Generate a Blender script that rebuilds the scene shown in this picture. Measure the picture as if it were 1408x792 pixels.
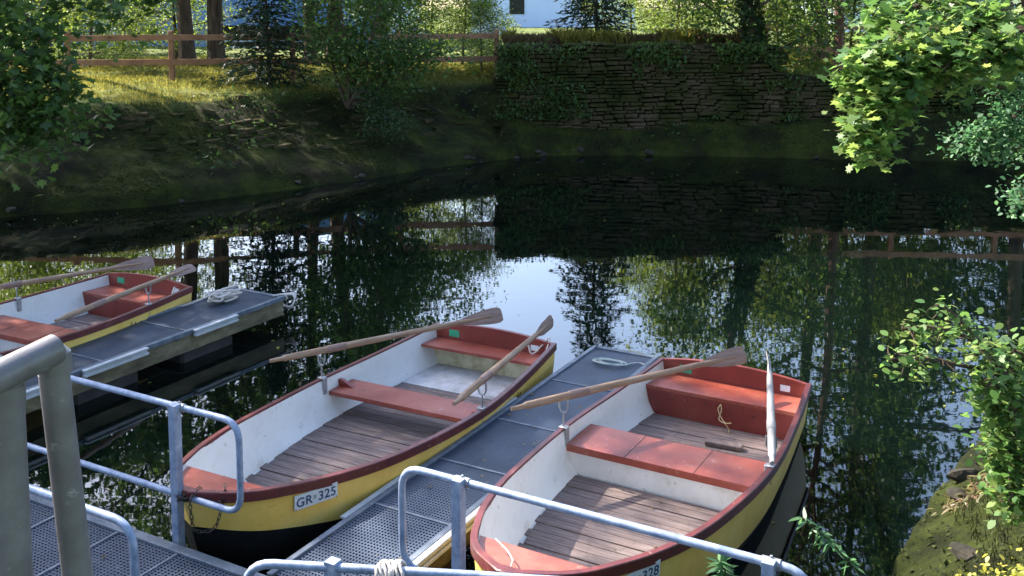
import bpy, math, random
import numpy as np
from mathutils import Vector, Matrix
R=math.radians
random.seed(7); rng=np.random.default_rng(7)
for o in list(bpy.data.objects): bpy.data.objects.remove(o)
scene=bpy.context.scene; COL=scene.collection

# ---------------------------------------------------------------- camera, sky, sun, exposure
F=1400.0; PITCH=R(5.5); CAMH=3.7
cd=bpy.data.cameras.new('camera'); cam=bpy.data.objects.new('camera',cd); COL.objects.link(cam)
cam.location=(0,0,CAMH); cam.rotation_euler=(R(90)-PITCH,0,0)
cd.sensor_fit='HORIZONTAL'; cd.sensor_width=36; cd.lens=36*F/1408; cd.shift_y=-(396-145)/1408
cd.clip_start=0.05; cd.clip_end=3000
scene.camera=cam
SUN_EL=R(40); sx,sy=-0.80,0.60
sd=Vector((sx*math.cos(SUN_EL),sy*math.cos(SUN_EL),math.sin(SUN_EL)))
w=bpy.data.worlds.new('World'); scene.world=w; w.use_nodes=True
nt=w.node_tree; bg=nt.nodes['Background']; sk=nt.nodes.new('ShaderNodeTexSky'); sk.sky_type='NISHITA'
sk.sun_disc=False; sk.sun_elevation=SUN_EL; sk.sun_rotation=math.atan2(sx,sy); sk.air_density=1.0; sk.dust_density=1.6; sk.ozone_density=1.0
nt.links.new(sk.outputs[0],bg.inputs[0]); bg.inputs[1].default_value=0.15
sl=bpy.data.lights.new('sun','SUN'); sl.energy=5.0; sl.angle=R(0.5); sl.color=(1,.93,.80)
so=bpy.data.objects.new('sun',sl); COL.objects.link(so); so.rotation_euler=sd.to_track_quat('Z','Y').to_euler()
scene.view_settings.view_transform='Standard'; scene.view_settings.look='None'
scene.view_settings.gamma=1; scene.view_settings.use_curve_mapping=False
scene.view_settings.exposure=2.2
scene.view_settings.use_white_balance=True; scene.view_settings.white_balance_temperature=6450; scene.view_settings.white_balance_tint=13
scene.render.engine='CYCLES'
scene.cycles.max_bounces=8; scene.cycles.transparent_max_bounces=12

def at(x,y,D):                                 # point at forward distance D on the sight line of a photo pixel
    a=(x-704)/F; b=-(y-145)/F
    r=Vector((a, math.cos(PITCH)+b*math.sin(PITCH), -math.sin(PITCH)+b*math.cos(PITCH)))
    return Vector((0,0,CAMH))+r*(D/r.y)

# ---------------------------------------------------------------- materials
def mat(name): 
    m=bpy.data.materials.new(name); m.use_nodes=True; return m,m.node_tree,m.node_tree.nodes['Principled BSDF']
def ramp(nt,fac,stops):
    r=nt.nodes.new('ShaderNodeValToRGB'); e=r.color_ramp.elements
    while len(e)<len(stops): e.new(0.5)
    for k,(p,c) in zip(e,stops): k.position=p; k.color=(*c,1)
    nt.links.new(fac,r.inputs[0]); return r.outputs[0]
def noise(nt,scale,detail=5,rough=.6,co='Object',stretch=None,dist=0):
    t=nt.nodes.new('ShaderNodeTexCoord'); n=nt.nodes.new('ShaderNodeTexNoise'); v=t.outputs[co]
    if stretch:
        mp=nt.nodes.new('ShaderNodeMapping'); mp.inputs['Scale'].default_value=stretch; nt.links.new(v,mp.inputs[0]); v=mp.outputs[0]
    nt.links.new(v,n.inputs['Vector']); n.inputs['Scale'].default_value=scale; n.inputs['Detail'].default_value=detail
    n.inputs['Roughness'].default_value=rough; n.inputs['Distortion'].default_value=dist; return n.outputs['Fac']
def bump(nt,b,h,strength,dist=.02):
    n=nt.nodes.new('ShaderNodeBump'); n.inputs['Strength'].default_value=strength; n.inputs['Distance'].default_value=dist
    nt.links.new(h,n.inputs['Height']); nt.links.new(n.outputs[0],b.inputs['Normal']); return n
def mixc(nt,f,a,b):
    m=nt.nodes.new('ShaderNodeMix'); m.data_type='RGBA'
    for s,v in ((0,f),(6,a),(7,b)):
        if hasattr(v,'is_linked'): nt.links.new(v,m.inputs[s])
        else: m.inputs[s].default_value=v if s==0 else (*v,1)
    return m.outputs[2]
def varied(name,cols,scale=6,rough=.6,bmp=.2,bs=None,metal=0,stretch=None,detail=6,dist=0,lo=.3,hi=.7,bd=.01,spec=.5):
    m,nt,b=mat(name); n=noise(nt,scale,detail,.65,stretch=stretch,dist=dist)
    st=[(lo+(hi-lo)*i/(len(cols)-1),c) for i,c in enumerate(cols)]
    nt.links.new(ramp(nt,n,st),b.inputs['Base Color']); b.inputs['Roughness'].default_value=rough; b.inputs['Metallic'].default_value=metal
    b.inputs['Specular IOR Level'].default_value=spec
    bump(nt,b,noise(nt,bs or scale*4,6,.7,stretch=stretch),bmp,bd); return m
M={}
M['yellow']=varied('yellow_paint',[(.64,.41,.085),(.76,.51,.12),(.80,.58,.19)],2.5,.45,.15)
M['black']=varied('black_bottom_paint',[(.005,.006,.007),(.010,.011,.012)],5,.6,.15,spec=.2)
M['redpaint']=varied('red_brown_paint',[(.14,.020,.015),(.19,.030,.021),(.24,.055,.038)],3.5,.42,.2,bs=40)
M['redpaint_worn']=varied('worn_red_paint',[(.17,.032,.022),(.245,.050,.030),(.31,.090,.058)],2.2,.4,.25,bs=30)
M['gunwale']=varied('dark_red_rail_paint',[(.075,.014,.014),(.12,.022,.020),(.22,.075,.06)],5,.4,.25,bs=50,lo=.35,hi=.8)
M['white']=varied('white_hull_paint',[(.36,.33,.28),(.60,.58,.56),(.66,.65,.64)],2.2,.55,.2,lo=.25,hi=.55)
M['cream']=varied('stained_cream_paint',[(.12,.09,.05),(.42,.36,.20),(.58,.52,.34)],5,.6,.3,lo=.35,hi=.6)
M['greyfloor']=varied('worn_grey_floor_paint',[(.16,.14,.13),(.40,.38,.37),(.55,.54,.54)],4,.7,.3,lo=.3,hi=.65)
def planks(name,cols,axis='X'):
    st=(1,14,3) if axis=='Y' else (14,1,3)
    return varied(name,cols,3,.75,.5,bs=14,stretch=st,lo=.3,hi=.7)
M['boards']=varied('weathered_floor_boards',[(.085,.056,.050),(.155,.110,.098),(.24,.185,.17)],3,.75,.5,bs=12,stretch=(14,1.2,3))
M['oarwood']=varied('weathered_oar_wood',[(.15,.085,.05),(.25,.155,.095),(.33,.24,.17)],3,.6,.4,bs=10,stretch=(1,14,14))
M['oargrey']=varied('greyed_oar_wood',[(.19,.175,.165),(.28,.265,.255),(.36,.34,.33)],3,.6,.4,bs=10,stretch=(1,14,14))
M['oardark']=varied('brown_oar_blade',[(.13,.075,.06),(.20,.12,.095),(.26,.17,.14)],4,.55,.4,bs=10,stretch=(1,10,10))
M['galv']=varied('galvanised_pipe',[(.11,.15,.24),(.21,.265,.38),(.32,.37,.48)],14,.48,.15,metal=.25)
M['gate']=varied('grey_gate_pipe',[(.06,.058,.066),(.10,.098,.11),(.15,.148,.165)],6,.42,.12)
M['steel']=varied('galvanised_steel_edge',[(.07,.09,.12),(.11,.135,.17),(.18,.20,.235)],9,.5,.2,metal=.3)
M['alu']=varied('scuffed_pad',[(.30,.32,.33),(.45,.46,.47)],8,.6,.2)
M['sidewood']=varied('algae_stained_side_board',[(.045,.04,.022),(.12,.10,.055),(.24,.20,.12)],3,.8,.5,stretch=(1,1,3))
M['float']=varied('algae_covered_float',[(.05,.06,.02),(.13,.13,.06),(.22,.21,.12)],5,.8,.4)
M['darkfloat']=varied('dark_float',[(.015,.015,.014),(.04,.038,.034)],4,.8,.3)
M['rope']=varied('pale_rope',[(.42,.36,.32),(.62,.57,.52)],30,.85,.6,bs=120)
M['greenrope']=varied('pale_green_rope',[(.30,.36,.33),(.45,.50,.46)],30,.85,.5)
M['straw']=varied('straw_string',[(.40,.28,.14),(.55,.40,.22)],30,.85,.5)
M['iron']=varied('dark_iron',[(.03,.028,.026),(.08,.06,.05)],20,.55,.3,metal=.5)
M['zinc']=varied('grey_zinc',[(.22,.23,.25),(.38,.39,.41)],20,.45,.3,metal=.6)
M['plate']=varied('white_number_plate',[(.55,.60,.66),(.68,.72,.76)],12,.5,.05)
M['ink']=varied('blue_black_lettering',[(.02,.05,.12),(.03,.07,.17)],12,.5,0)
M['badge']=varied('grey_badge_print',[(.25,.32,.33),(.35,.42,.42)],60,.5,0)
M['green']=varied('green_sticker',[(.02,.25,.13),(.04,.36,.20)],30,.5,.1)
M['sticker']=varied('pale_sticker',[(.55,.58,.62),(.72,.74,.78)],30,.5,.1)
M['stone']=varied('mossy_dry_stone',[(.016,.022,.005),(.032,.034,.010),(.052,.042,.021),(.085,.062,.038)],.9,.95,1,bs=7,lo=.38,hi=.68,bd=.06,spec=.1)
M['stoneback']=varied('wall_core',[(.014,.014,.006),(.03,.025,.014)],3,.95,.5,spec=.1)
M['rock']=varied('bank_rock',[(.012,.013,.007),(.03,.027,.02),(.075,.062,.05)],2.5,.9,.8,bs=12,bd=.03,spec=.2)
M['fence']=varied('brown_fence_timber',[(.16,.07,.035),(.26,.12,.055),(.34,.17,.09)],3,.7,.4,bs=12)
M['bark']=varied('brown_bark',[(.035,.024,.017),(.085,.060,.042),(.14,.105,.075)],3,.9,1,bs=9,stretch=(3,3,.6),bd=.05,spec=.2)
M['barkred']=varied('reddish_pine_bark',[(.05,.024,.017),(.12,.060,.042),(.19,.11,.08)],3,.9,1,bs=9,stretch=(3,3,.8),bd=.05,spec=.2)
M['bluewall']=varied('blue_hall_cladding',[(.13,.26,.62),(.16,.31,.70)],.3,.5,.05)
M['darkglass']=varied('dark_opening',[(.004,.005,.008),(.01,.012,.018)],1,.3,0)
M['whitewall']=varied('white_render',[(.52,.62,.78),(.62,.71,.84)],.6,.7,.05)
M['roof']=varied('grey_roof',[(.12,.12,.13),(.18,.18,.19)],2,.7,.3)

def leafmat(name,cols,trans,tmix=.45,rough=.5):
    m,nt,b=mat(name); g=nt.nodes.new('ShaderNodeNewGeometry')
    c=ramp(nt,g.outputs['Random Per Island'],[(i/(len(cols)-1),c) for i,c in enumerate(cols)])
    nt.links.new(c,b.inputs['Base Color']); b.inputs['Roughness'].default_value=rough; b.inputs['Specular IOR Level'].default_value=.35
    t=nt.nodes.new('ShaderNodeBsdfTranslucent'); t.inputs[0].default_value=(*trans,1)
    hs=nt.nodes.new('ShaderNodeHueSaturation'); nt.links.new(c,hs.inputs['Color']); hs.inputs['Value'].default_value=trans[1]/max(1e-3,sum(k[1] for k in cols)/len(cols)); hs.inputs['Hue'].default_value=.485
    nt.links.new(hs.outputs[0],t.inputs[0])
    mx=nt.nodes.new('ShaderNodeMixShader'); mx.inputs[0].default_value=tmix
    nt.links.new(b.outputs[0],mx.inputs[1]); nt.links.new(t.outputs[0],mx.inputs[2])
    nt.links.new(mx.outputs[0],nt.nodes['Material Output'].inputs[0]); return m
def scuff(key,col,scale,lo,hi,amt=1,stretch=None):
    m=M[key]; nt=m.node_tree; b=nt.nodes['Principled BSDF']; src=b.inputs['Base Color'].links[0].from_socket
    f=ramp(nt,noise(nt,scale,8,.75,stretch=stretch,dist=.4),[(lo,(0,0,0)),(hi,(amt,amt,amt))]); nt.links.new(mixc(nt,f,src,col),b.inputs['Base Color'])
scuff('yellow',(.20,.17,.10),9,.60,.72,.7,(1,1,3)); scuff('yellow',(.75,.72,.6),22,.66,.72,.8)
scuff('redpaint_worn',(.42,.25,.20),16,.60,.68,.8); scuff('redpaint_worn',(.06,.04,.03),5,.60,.75,.7)
scuff('redpaint',(.36,.20,.16),18,.64,.70,.7); scuff('redpaint',(.05,.03,.02),4,.58,.75,.6)
scuff('gunwale',(.42,.33,.28),24,.62,.68,.9); scuff('white',(.20,.17,.10),14,.60,.70,.75); scuff('white',(.16,.17,.08),3.2,.62,.80,.6)
scuff('galv',(.16,.12,.09),26,.64,.70,.7); scuff('gate',(.22,.215,.22),30,.60,.68,.8); scuff('steel',(.10,.085,.06),12,.58,.68,.8)
scuff('boards',(.03,.022,.018),7,.55,.70,.7); scuff('boards',(.30,.28,.25),30,.68,.72,.8)
M['leaf']=leafmat('broad_leaves',[(.022,.050,.012),(.040,.085,.018),(.060,.115,.022)],(.1,.20,.03))
M['leafbright']=leafmat('bright_leaves',[(.06,.11,.014),(.10,.16,.02),(.15,.20,.03)],(.2,.30,.04),.5)
M['leafmaple']=leafmat('maple_leaves',[(.030,.085,.022),(.075,.16,.034),(.10,.18,.04),(.16,.22,.055)],(.2,.30,.06),.45)
M['leafbush']=leafmat('bush_leaves',[(.035,.10,.045),(.055,.14,.06),(.085,.18,.07)],(.1,.25,.06),.4)
M['leafdark']=leafmat('dark_leaves',[(.012,.030,.010),(.02,.045,.012),(.032,.062,.016)],(.05,.11,.02),.35)
M['needle']=leafmat('spruce_needles',[(.010,.028,.012),(.018,.042,.018),(.026,.055,.022)],(.03,.06,.02),.2)
M['grass']=leafmat('grass_blades',[(.13,.15,.016),(.25,.25,.04),(.36,.32,.08)],(.2,.28,.05),.45,.8)
M['drygrass']=leafmat('dry_grass',[(.10,.10,.03),(.16,.13,.06),(.15,.08,.05)],(.2,.18,.08),.4)
M['moss']=leafmat('moss_sprigs',[(.012,.018,.004),(.025,.034,.006),(.042,.052,.009)],(.03,.05,.008),.2,1.0)
M['goldleaf']=leafmat('yellowing_leaves',[(.16,.20,.02),(.30,.30,.04),(.40,.36,.08)],(.4,.45,.06),.45)

# grating: real see-through holes between metal strands
def grating():
    m,nt,b=mat('steel_grating'); tc=nt.nodes.new('ShaderNodeTexCoord'); sp=nt.nodes.new('ShaderNodeSeparateXYZ'); nt.links.new(tc.outputs['Object'],sp.inputs[0])
    def mt(op,a,c=None,k=None):
        n=nt.nodes.new('ShaderNodeMath'); n.operation=op
        for i,v in enumerate((a,c,k)):
            if v is None: continue
            if hasattr(v,'is_linked'): nt.links.new(v,n.inputs[i])
            else: n.inputs[i].default_value=v
        return n.outputs[0]
    def band(c,period,wd):
        f=mt('FRACT',mt('DIVIDE',c,period)); return mt('LESS_THAN',f,wd)
    a=band(sp.outputs['X'],.030,.42); c=band(sp.outputs['Y'],.024,.42)
    strand=mt('MAXIMUM',a,c)
    n=noise(nt,3); col=ramp(nt,n,[(.3,(.03,.045,.075)),(.7,(.065,.09,.135))]); nt.links.new(col,b.inputs['Base Color'])
    b.inputs['Metallic'].default_value=.3; b.inputs['Roughness'].default_value=.5
    tr=nt.nodes.new('ShaderNodeBsdfTransparent'); mx=nt.nodes.new('ShaderNodeMixShader')
    nt.links.new(strand,mx.inputs[0]); nt.links.new(tr.outputs[0],mx.inputs[1]); nt.links.new(b.outputs[0],mx.inputs[2])
    nt.links.new(mx.outputs[0],nt.nodes['Material Output'].inputs[0]); return m
M['grating']=grating()
# water
m,nt,b=mat('dark_pond_water'); b.inputs['Base Color'].default_value=(.0012,.0032,.0026,1); b.inputs['Roughness'].default_value=.015
b.inputs['IOR'].default_value=1.6; 
n1=noise(nt,2.2,2,.5,stretch=(1,1.4,1),dist=.3); n2=noise(nt,6,2,.5,stretch=(1,1.8,1))
ad=nt.nodes.new('ShaderNodeMath'); ad.operation='MULTIPLY_ADD'; nt.links.new(n2,ad.inputs[0]); ad.inputs[1].default_value=.05; nt.links.new(n1,ad.inputs[2])
bump(nt,b,ad.outputs[0],.10,.007); M['water']=m
# ground: moss and soil on the slopes, grass on the flats (zone attribute = what grows there)
m,nt,b=mat('bank_ground'); a=nt.nodes.new('ShaderNodeAttribute'); a.attribute_name='zone'
n=noise(nt,1.1,8,.7); soil=ramp(nt,n,[(.35,(.006,.006,.0025)),(.48,(.015,.020,.003)),(.60,(.032,.042,.005)),(.75,(.026,.021,.010))])
n=noise(nt,.8,8,.7); gr=ramp(nt,n,[(.3,(.04,.065,.015)),(.5,(.08,.11,.022)),(.7,(.19,.18,.06))])
nt.links.new(mixc(nt,a.outputs['Fac'],soil,gr),b.inputs['Base Color']); b.inputs['Roughness'].default_value=.95; b.inputs['Specular IOR Level'].default_value=.15
bump(nt,b,noise(nt,7,8,.75),1,.08); M['ground']=m

# ---------------------------------------------------------------- object helpers
def tag(o,label=None,cat=None,group=None,kind=None):
    if label: o['label']=label
    if cat: o['category']=cat
    if group: o['group']=group
    if kind: o['kind']=kind
    return o
def thing(name,label,cat,loc=(0,0,0),rz=0,group=None):
    o=bpy.data.objects.new(name,None); COL.objects.link(o); o.location=loc; o.rotation_euler=(0,0,rz); o.empty_display_size=.1
    return tag(o,label,cat,group)
def link(name,me,material=None,parent=None,smooth=None):
    if material: 
        me.materials.clear(); me.materials.append(material)
    o=bpy.data.objects.new(name,me); COL.objects.link(o)
    if parent: o.parent=parent
    return o
def copy_tree(o,parent=None):
    c=o.copy(); COL.objects.link(c); c.parent=parent
    for ch in list(o.children): copy_tree(ch,c)
    return c
class MB:
    def __init__(s): s.v=[]; s.f=[]
    def add(s,v,f):
        k=len(s.v); s.v+=[tuple(p) for p in v]; s.f+=[tuple(i+k for i in q) for q in f]; return s
    def box(s,c,d,rz=0,M4=None,bev=0,tilt=None):
        x,y,z=(k/2 for k in d)
        if bev:
            b_=bev; prof=[(-x+b_,-y),(x-b_,-y),(x,-y+b_),(x,y-b_),(x-b_,y),(-x+b_,y),(-x,y-b_),(-x,-y+b_)]
            inn=[(px*(1-b_/max(x,1e-4)),py*(1-b_/max(y,1e-4))) for px,py in prof]
            v=[(p[0],p[1],-z+b_) for p in prof]+[(p[0],p[1],z-b_) for p in prof]
            v=[(p[0],p[1],-z) for p in inn]+v+[(p[0],p[1],z) for p in inn]
            f=[tuple(range(7,-1,-1)),tuple(range(24,32))]
            for r in range(3):
                for i in range(8): j=(i+1)%8; f.append((r*8+i,r*8+j,r*8+8+j,r*8+8+i))
        else:
            v=[(-x,-y,-z),(x,-y,-z),(x,y,-z),(-x,y,-z),(-x,-y,z),(x,-y,z),(x,y,z),(-x,y,z)]
            f=[(3,2,1,0),(4,5,6,7),(0,1,5,4),(1,2,6,5),(2,3,7,6),(3,0,4,7)]
        T=M4 if M4 is not None else Matrix.Translation(c)@Matrix.Rotation(rz,4,'Z')
        if tilt is not None: T=T@tilt
        return s.add([T@Vector(p) for p in v],f)
    def tube(s,pts,r,n=8,cap=True,closed=False,sq=1):
        P=[Vector(p) for p in pts]; m_=len(P); rr=r if hasattr(r,'__len__') else [r]*m_
        up=None; rings=[]
        for i,p in enumerate(P):
            t=(P[(i+1)%m_ if closed else min(i+1,m_-1)]-P[(i-1)%m_ if closed else max(i-1,0)]).normalized()
            if up is None: up=Vector((0,0,1)) if abs(t.z)<.9 else Vector((1,0,0))
            a=up-t*up.dot(t)
            if a.length<1e-4: a=t.orthogonal()
            a.normalize(); up=a; b_=t.cross(a)
            rings.append([p+(a*math.cos(2*math.pi*k/n)*sq+b_*math.sin(2*math.pi*k/n))*rr[i] for k in range(n)])
        v=[q for rg in rings for q in rg]; f=[]
        for i in range(m_ if closed else m_-1):
            j=(i+1)%m_
            for k in range(n): l=(k+1)%n; f.append((i*n+k,i*n+l,j*n+l,j*n+k))
        if cap and not closed: f+= [tuple(range(n-1,-1,-1)),tuple((m_-1)*n+k for k in range(n))]
        return s.add(v,f)
    def build(s,name,material,parent=None,smooth=True,bevel=0):
        me=bpy.data.meshes.new(name); me.from_pydata(s.v,[],s.f); me.update()
        if smooth: me.shade_auto(R(38)) if hasattr(me,'shade_auto') else me.shade_smooth()
        o=link(name,me,material,parent)
        if smooth: mark_smooth(me)
        return o
def mark_smooth(me,ang=38):
    import bmesh
    bm=bmesh.new(); bm.from_mesh(me); c=math.cos(R(ang))
    bmesh.ops.recalc_face_normals(bm,faces=bm.faces)
    for f in bm.faces: f.smooth=True
    for e in bm.edges:
        if len(e.link_faces)==2:
            if e.link_faces[0].normal.dot(e.link_faces[1].normal)<c: e.smooth=False
        else: e.smooth=False
    bm.to_mesh(me); bm.free()
def round_path(pts,rad,n=6):
    P=[Vector(p) for p in pts]; out=[P[0]]
    for i in range(1,len(P)-1):
        a=(P[i-1]-P[i]); b_=(P[i+1]-P[i]); r=min(rad,a.length*.49,b_.length*.49); a.normalize(); b_.normalize()
        p0=P[i]+a*r; p1=P[i]+b_*r
        for k in range(n+1):
            t=k/n; out.append(p0*(1-t)**2+P[i]*2*t*(1-t)+p1*t*t)
    out.append(P[-1]); return out
def spline(pts,n=8):
    P=[Vector(p) for p in pts]; P=[P[0]*2-P[1]]+P+[P[-1]*2-P[-2]]; out=[]
    for i in range(1,len(P)-2):
        for k in range(n):
            t=k/n; out.append(.5*((2*P[i])+(P[i+1]-P[i-1])*t+(2*P[i-1]-5*P[i]+4*P[i+1]-P[i+2])*t*t+(-P[i-1]+3*P[i]-3*P[i+1]+P[i+2])*t**3))
    out.append(P[-2]); return out

# scattering many small faces as one mesh
QUAD=(np.array([[0,0,0],[.32,.45,.06],[0,1,0],[-.32,.45,.06]]),[(0,1,2,3)])
OVAL=(np.array([[0,0,0],[.26,.22,.05],[.33,.5,.07],[.2,.8,.03],[0,1,-.05],[-.2,.8,.03],[-.33,.5,.07],[-.26,.22,.05]]),[(0,1,2,3,4,5,6,7)])
_mp=[(0,0),(.28,-.12),(.22,.1),(.62,.16),(.42,.36),(.58,.62),(.26,.58),(.16,.72),(0,1.05)]
_mp=_mp+[(-x,y) for x,y in _mp[-2:0:-1]]
MAPLE=(np.array([[x,y,.10*abs(x)-.08*y*y] for x,y in _mp]),[tuple(range(len(_mp)))])
BLADE=(np.array([[-.5,0,0],[.5,0,0],[.35,0,.55],[0,.25,1.0],[-.35,0,.55]])*np.array([.06,1,1]),[(0,1,2,3,4)])
LANCE=(np.array([[0,0,0],[.12,.3,.03],[.1,.65,.0],[0,1,-.1],[-.1,.65,.0],[-.12,.3,.03]]),[(0,1,2,3,4,5)])
NEEDLE=(np.array([[0,0,0],[.16,.35,.0],[.10,.8,-.03],[0,1,-.08],[-.10,.8,-.03],[-.16,.35,0]]),[(0,1,2,3,4,5)])
def frames(n,up=.5,Ydir=None):
    z=rng.normal(size=(n,3)); z[:,2]=np.abs(z[:,2])*1+up*1.2; z/=np.linalg.norm(z,axis=1)[:,None]
    y=rng.normal(size=(n,3)) if Ydir is None else Ydir+0
    y-=z*(y*z).sum(1)[:,None]; y/=np.linalg.norm(y,axis=1)[:,None]+1e-9
    x=np.cross(y,z); return np.stack([x,y,z],2)
def scatter(tmpl,P,Rm,S):
    tv,tf=tmpl; n=len(P); k=len(tv); S=np.asarray(S)
    if S.ndim==1: S=S[:,None]*np.ones((1,3))
    V=np.einsum('nij,nkj->nki',Rm,tv[None]*S[:,None,:])+P[:,None,:]
    me=bpy.data.meshes.new('m'); me.vertices.add(n*k); me.vertices.foreach_set('co',V.astype(np.float32).ravel())
    fl=np.concatenate([np.array(f) for f in tf]); sizes=np.array([len(f) for f in tf])
    L=(fl[None]+np.arange(n)[:,None]*k).ravel(); ls=np.tile(sizes,n); st=np.concatenate([[0],np.cumsum(ls)[:-1]])
    me.loops.add(len(L)); me.loops.foreach_set('vertex_index',L.astype(np.int32))
    me.polygons.add(len(ls)); me.polygons.foreach_set('loop_start',st.astype(np.int32))
    try: me.polygons.foreach_set('loop_total',ls.astype(np.int32))
    except Exception: pass
    me.update(calc_edges=True); me.validate(); return me

# ---------------------------------------------------------------- terrain
POND=np.array([(-9,17.7),(-6.8,18.7),(-4.5,20.4),(-2.4,22.6),(-.4,24.7),(1.4,25.4),(5.4,25.2),(8.7,24.4),(12.4,24.3),(16,22),(15.5,18),(12,15),(8.4,12.6),(6.2,10.8),(4.75,9.2),(3.55,7.9),(2.78,6.9),(2.2,5.9),(1.75,4.6),(1.0,3.4),(-1,3.0),(-3,2.8),(-6,3.0),(-9,4),(-13,6.5),(-15,11),(-13,16)],float)
def smooth_poly(P,it=2):
    for _ in range(it):
        Q=np.roll(P,-1,0); P=np.stack([P*.75+Q*.25,P*.25+Q*.75],1).reshape(-1,2)
    return P
PS=smooth_poly(POND,2)
def vnoise(x,y,s,seed=0):
    x=np.asarray(x)*s+seed*17.3; y=np.asarray(y)*s-seed*9.1
    xi=np.floor(x).astype(int); yi=np.floor(y).astype(int); fx=x-xi; fy=y-yi
    def h(a,b): 
        q=np.sin(a*127.1+b*311.7+seed*74.7)*43758.5453; return q-np.floor(q)
    u=fx*fx*(3-2*fx); v=fy*fy*(3-2*fy)
    return (h(xi,yi)*(1-u)+h(xi+1,yi)*u)*(1-v)+(h(xi,yi+1)*(1-u)+h(xi+1,yi+1)*u)*v
def fbm(x,y,s,seed=0): return sum(vnoise(x,y,s*2**i,seed+i)/2**(i+1) for i in range(4))-.47
def sdist(X,Y):
    P=np.stack([X,Y],-1); d=np.full(X.shape,1e9); ins=np.zeros(X.shape,bool)
    for i in range(len(PS)):
        a=PS[i]; b_=PS[(i+1)%len(PS)]; ab=b_-a
        t=np.clip(((P-a)@ab)/(ab@ab),0,1); q=P-(a+t[...,None]*ab); d=np.minimum(d,np.hypot(q[...,0],q[...,1]))
        c=((a[1]>Y)!=(b_[1]>Y)); xx=(b_[0]-a[0])*(Y-a[1])/(b_[1]-a[1]+1e-12)+a[0]; ins^=c&(X<xx)
    return np.where(ins,-d,d)
def zprof(X,Y,d):
    L=np.interp(d,[0,.25,2.2,3.0,3.6,5.5,9,14,60],[0,.22,.95,1.35,1.62,1.78,1.95,2.0,2.1])
    C=np.interp(d,[0,.12,.4,.75,1.1,1.35,1.5,1.7,14],[0,.25,.50,.85,1.0,1.05,2.70,2.76,2.5])
    Rr=np.interp(d,[0,.2,.9,1.6,2.0,2.25,2.5,14],[0,.35,.9,1.15,1.25,2.05,2.15,2.25])
    N=np.interp(d,[0,.3,1.2,2.6,4,8],[0,.22,.85,1.85,2.05,2.15])
    def ss(a,b_,t): t=np.clip((t-a)/(b_-a),0,1); return t*t*(3-2*t)
    wC=ss(-.42,-.18,X+0*Y); wR=ss(6.3,7.2,X)
    far=L*(1-wC)+C*wC; far=far*(1-wR)+Rr*wR
    wF=ss(15,19,Y)*(1-ss(14,17,X)*.0)
    return N*(1-wF)+far*wF
def hgt(X,Y):
    X=np.asarray(X,float); Y=np.asarray(Y,float); d=sdist(X,Y)+.30*fbm(X,Y,.9,3)*(1)
    z=np.where(d>0,zprof(X,Y,np.maximum(d,0)),np.maximum(-1.6,d*1.3))
    amp=np.clip(d,0,1)
    z=z+amp*(.22*fbm(X,Y,.7,5)+.10*fbm(X,Y,3,9))
    return z,d
def axis(lo,hi,st,far):
    a=list(np.arange(lo,hi+1e-6,st)); s=st
    r=[]; x=hi
    while x<far: s*=1.25; x+=s; r.append(x)
    s=st; x=lo; l=[]
    while x>-far: s*=1.25; x-=s; l.append(x)
    return np.array(l[::-1]+a+r)
ax=axis(-17,18,.14,900); ay=axis(-2,33,.14,900)
GX,GY=np.meshgrid(ax,ay); GZ,GD=hgt(GX,GY)
nx,ny=len(ax),len(ay)
me=bpy.data.meshes.new('ground'); V=np.stack([GX,GY,GZ],-1).reshape(-1,3)
idx=np.arange(nx*ny).reshape(ny,nx); Q=np.stack([idx[:-1,:-1],idx[:-1,1:],idx[1:,1:],idx[1:,:-1]],-1).reshape(-1,4)
me.vertices.add(len(V)); me.vertices.foreach_set('co',V.astype(np.float32).ravel()); me.loops.add(Q.size); me.loops.foreach_set('vertex_index',Q.astype(np.int32).ravel())
me.polygons.add(len(Q)); me.polygons.foreach_set('loop_start',(np.arange(len(Q))*4).astype(np.int32))
me.update(calc_edges=True); me.polygons.foreach_set('use_smooth',np.ones(len(Q),bool))
at_=me.attributes.new('zone','FLOAT','POINT')
gz=np.clip((GZ-1.45)/.25+fbm(GX,GY,1.3,2)*1.5,0,1); at_.data.foreach_set('value',gz.astype(np.float32).ravel())
tag(link('ground',me,M['ground']),kind='structure')
wm=MB(); wm.add([(-40,-12,0),(60,-12,0),(60,60,0),(-40,60,0)],[(0,1,2,3)])
# water sheet only where the pond is (its polygon grown by 0.6 m under the banks)
from mathutils.geometry import tessellate_polygon
cen=PS.mean(0); ring=[(p[0]+(p[0]-cen[0])/np.hypot(*(p-cen))*.7,p[1]+(p[1]-cen[1])/np.hypot(*(p-cen))*.7,0) for p in PS]
wm=MB(); wm.add(ring,[tuple(range(len(ring)))]); wo=wm.build('pond_water',M['water'],smooth=False)
if wo.data.polygons[0].normal.z<0: wo.data.flip_normals()
tag(wo,kind='structure')

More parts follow.
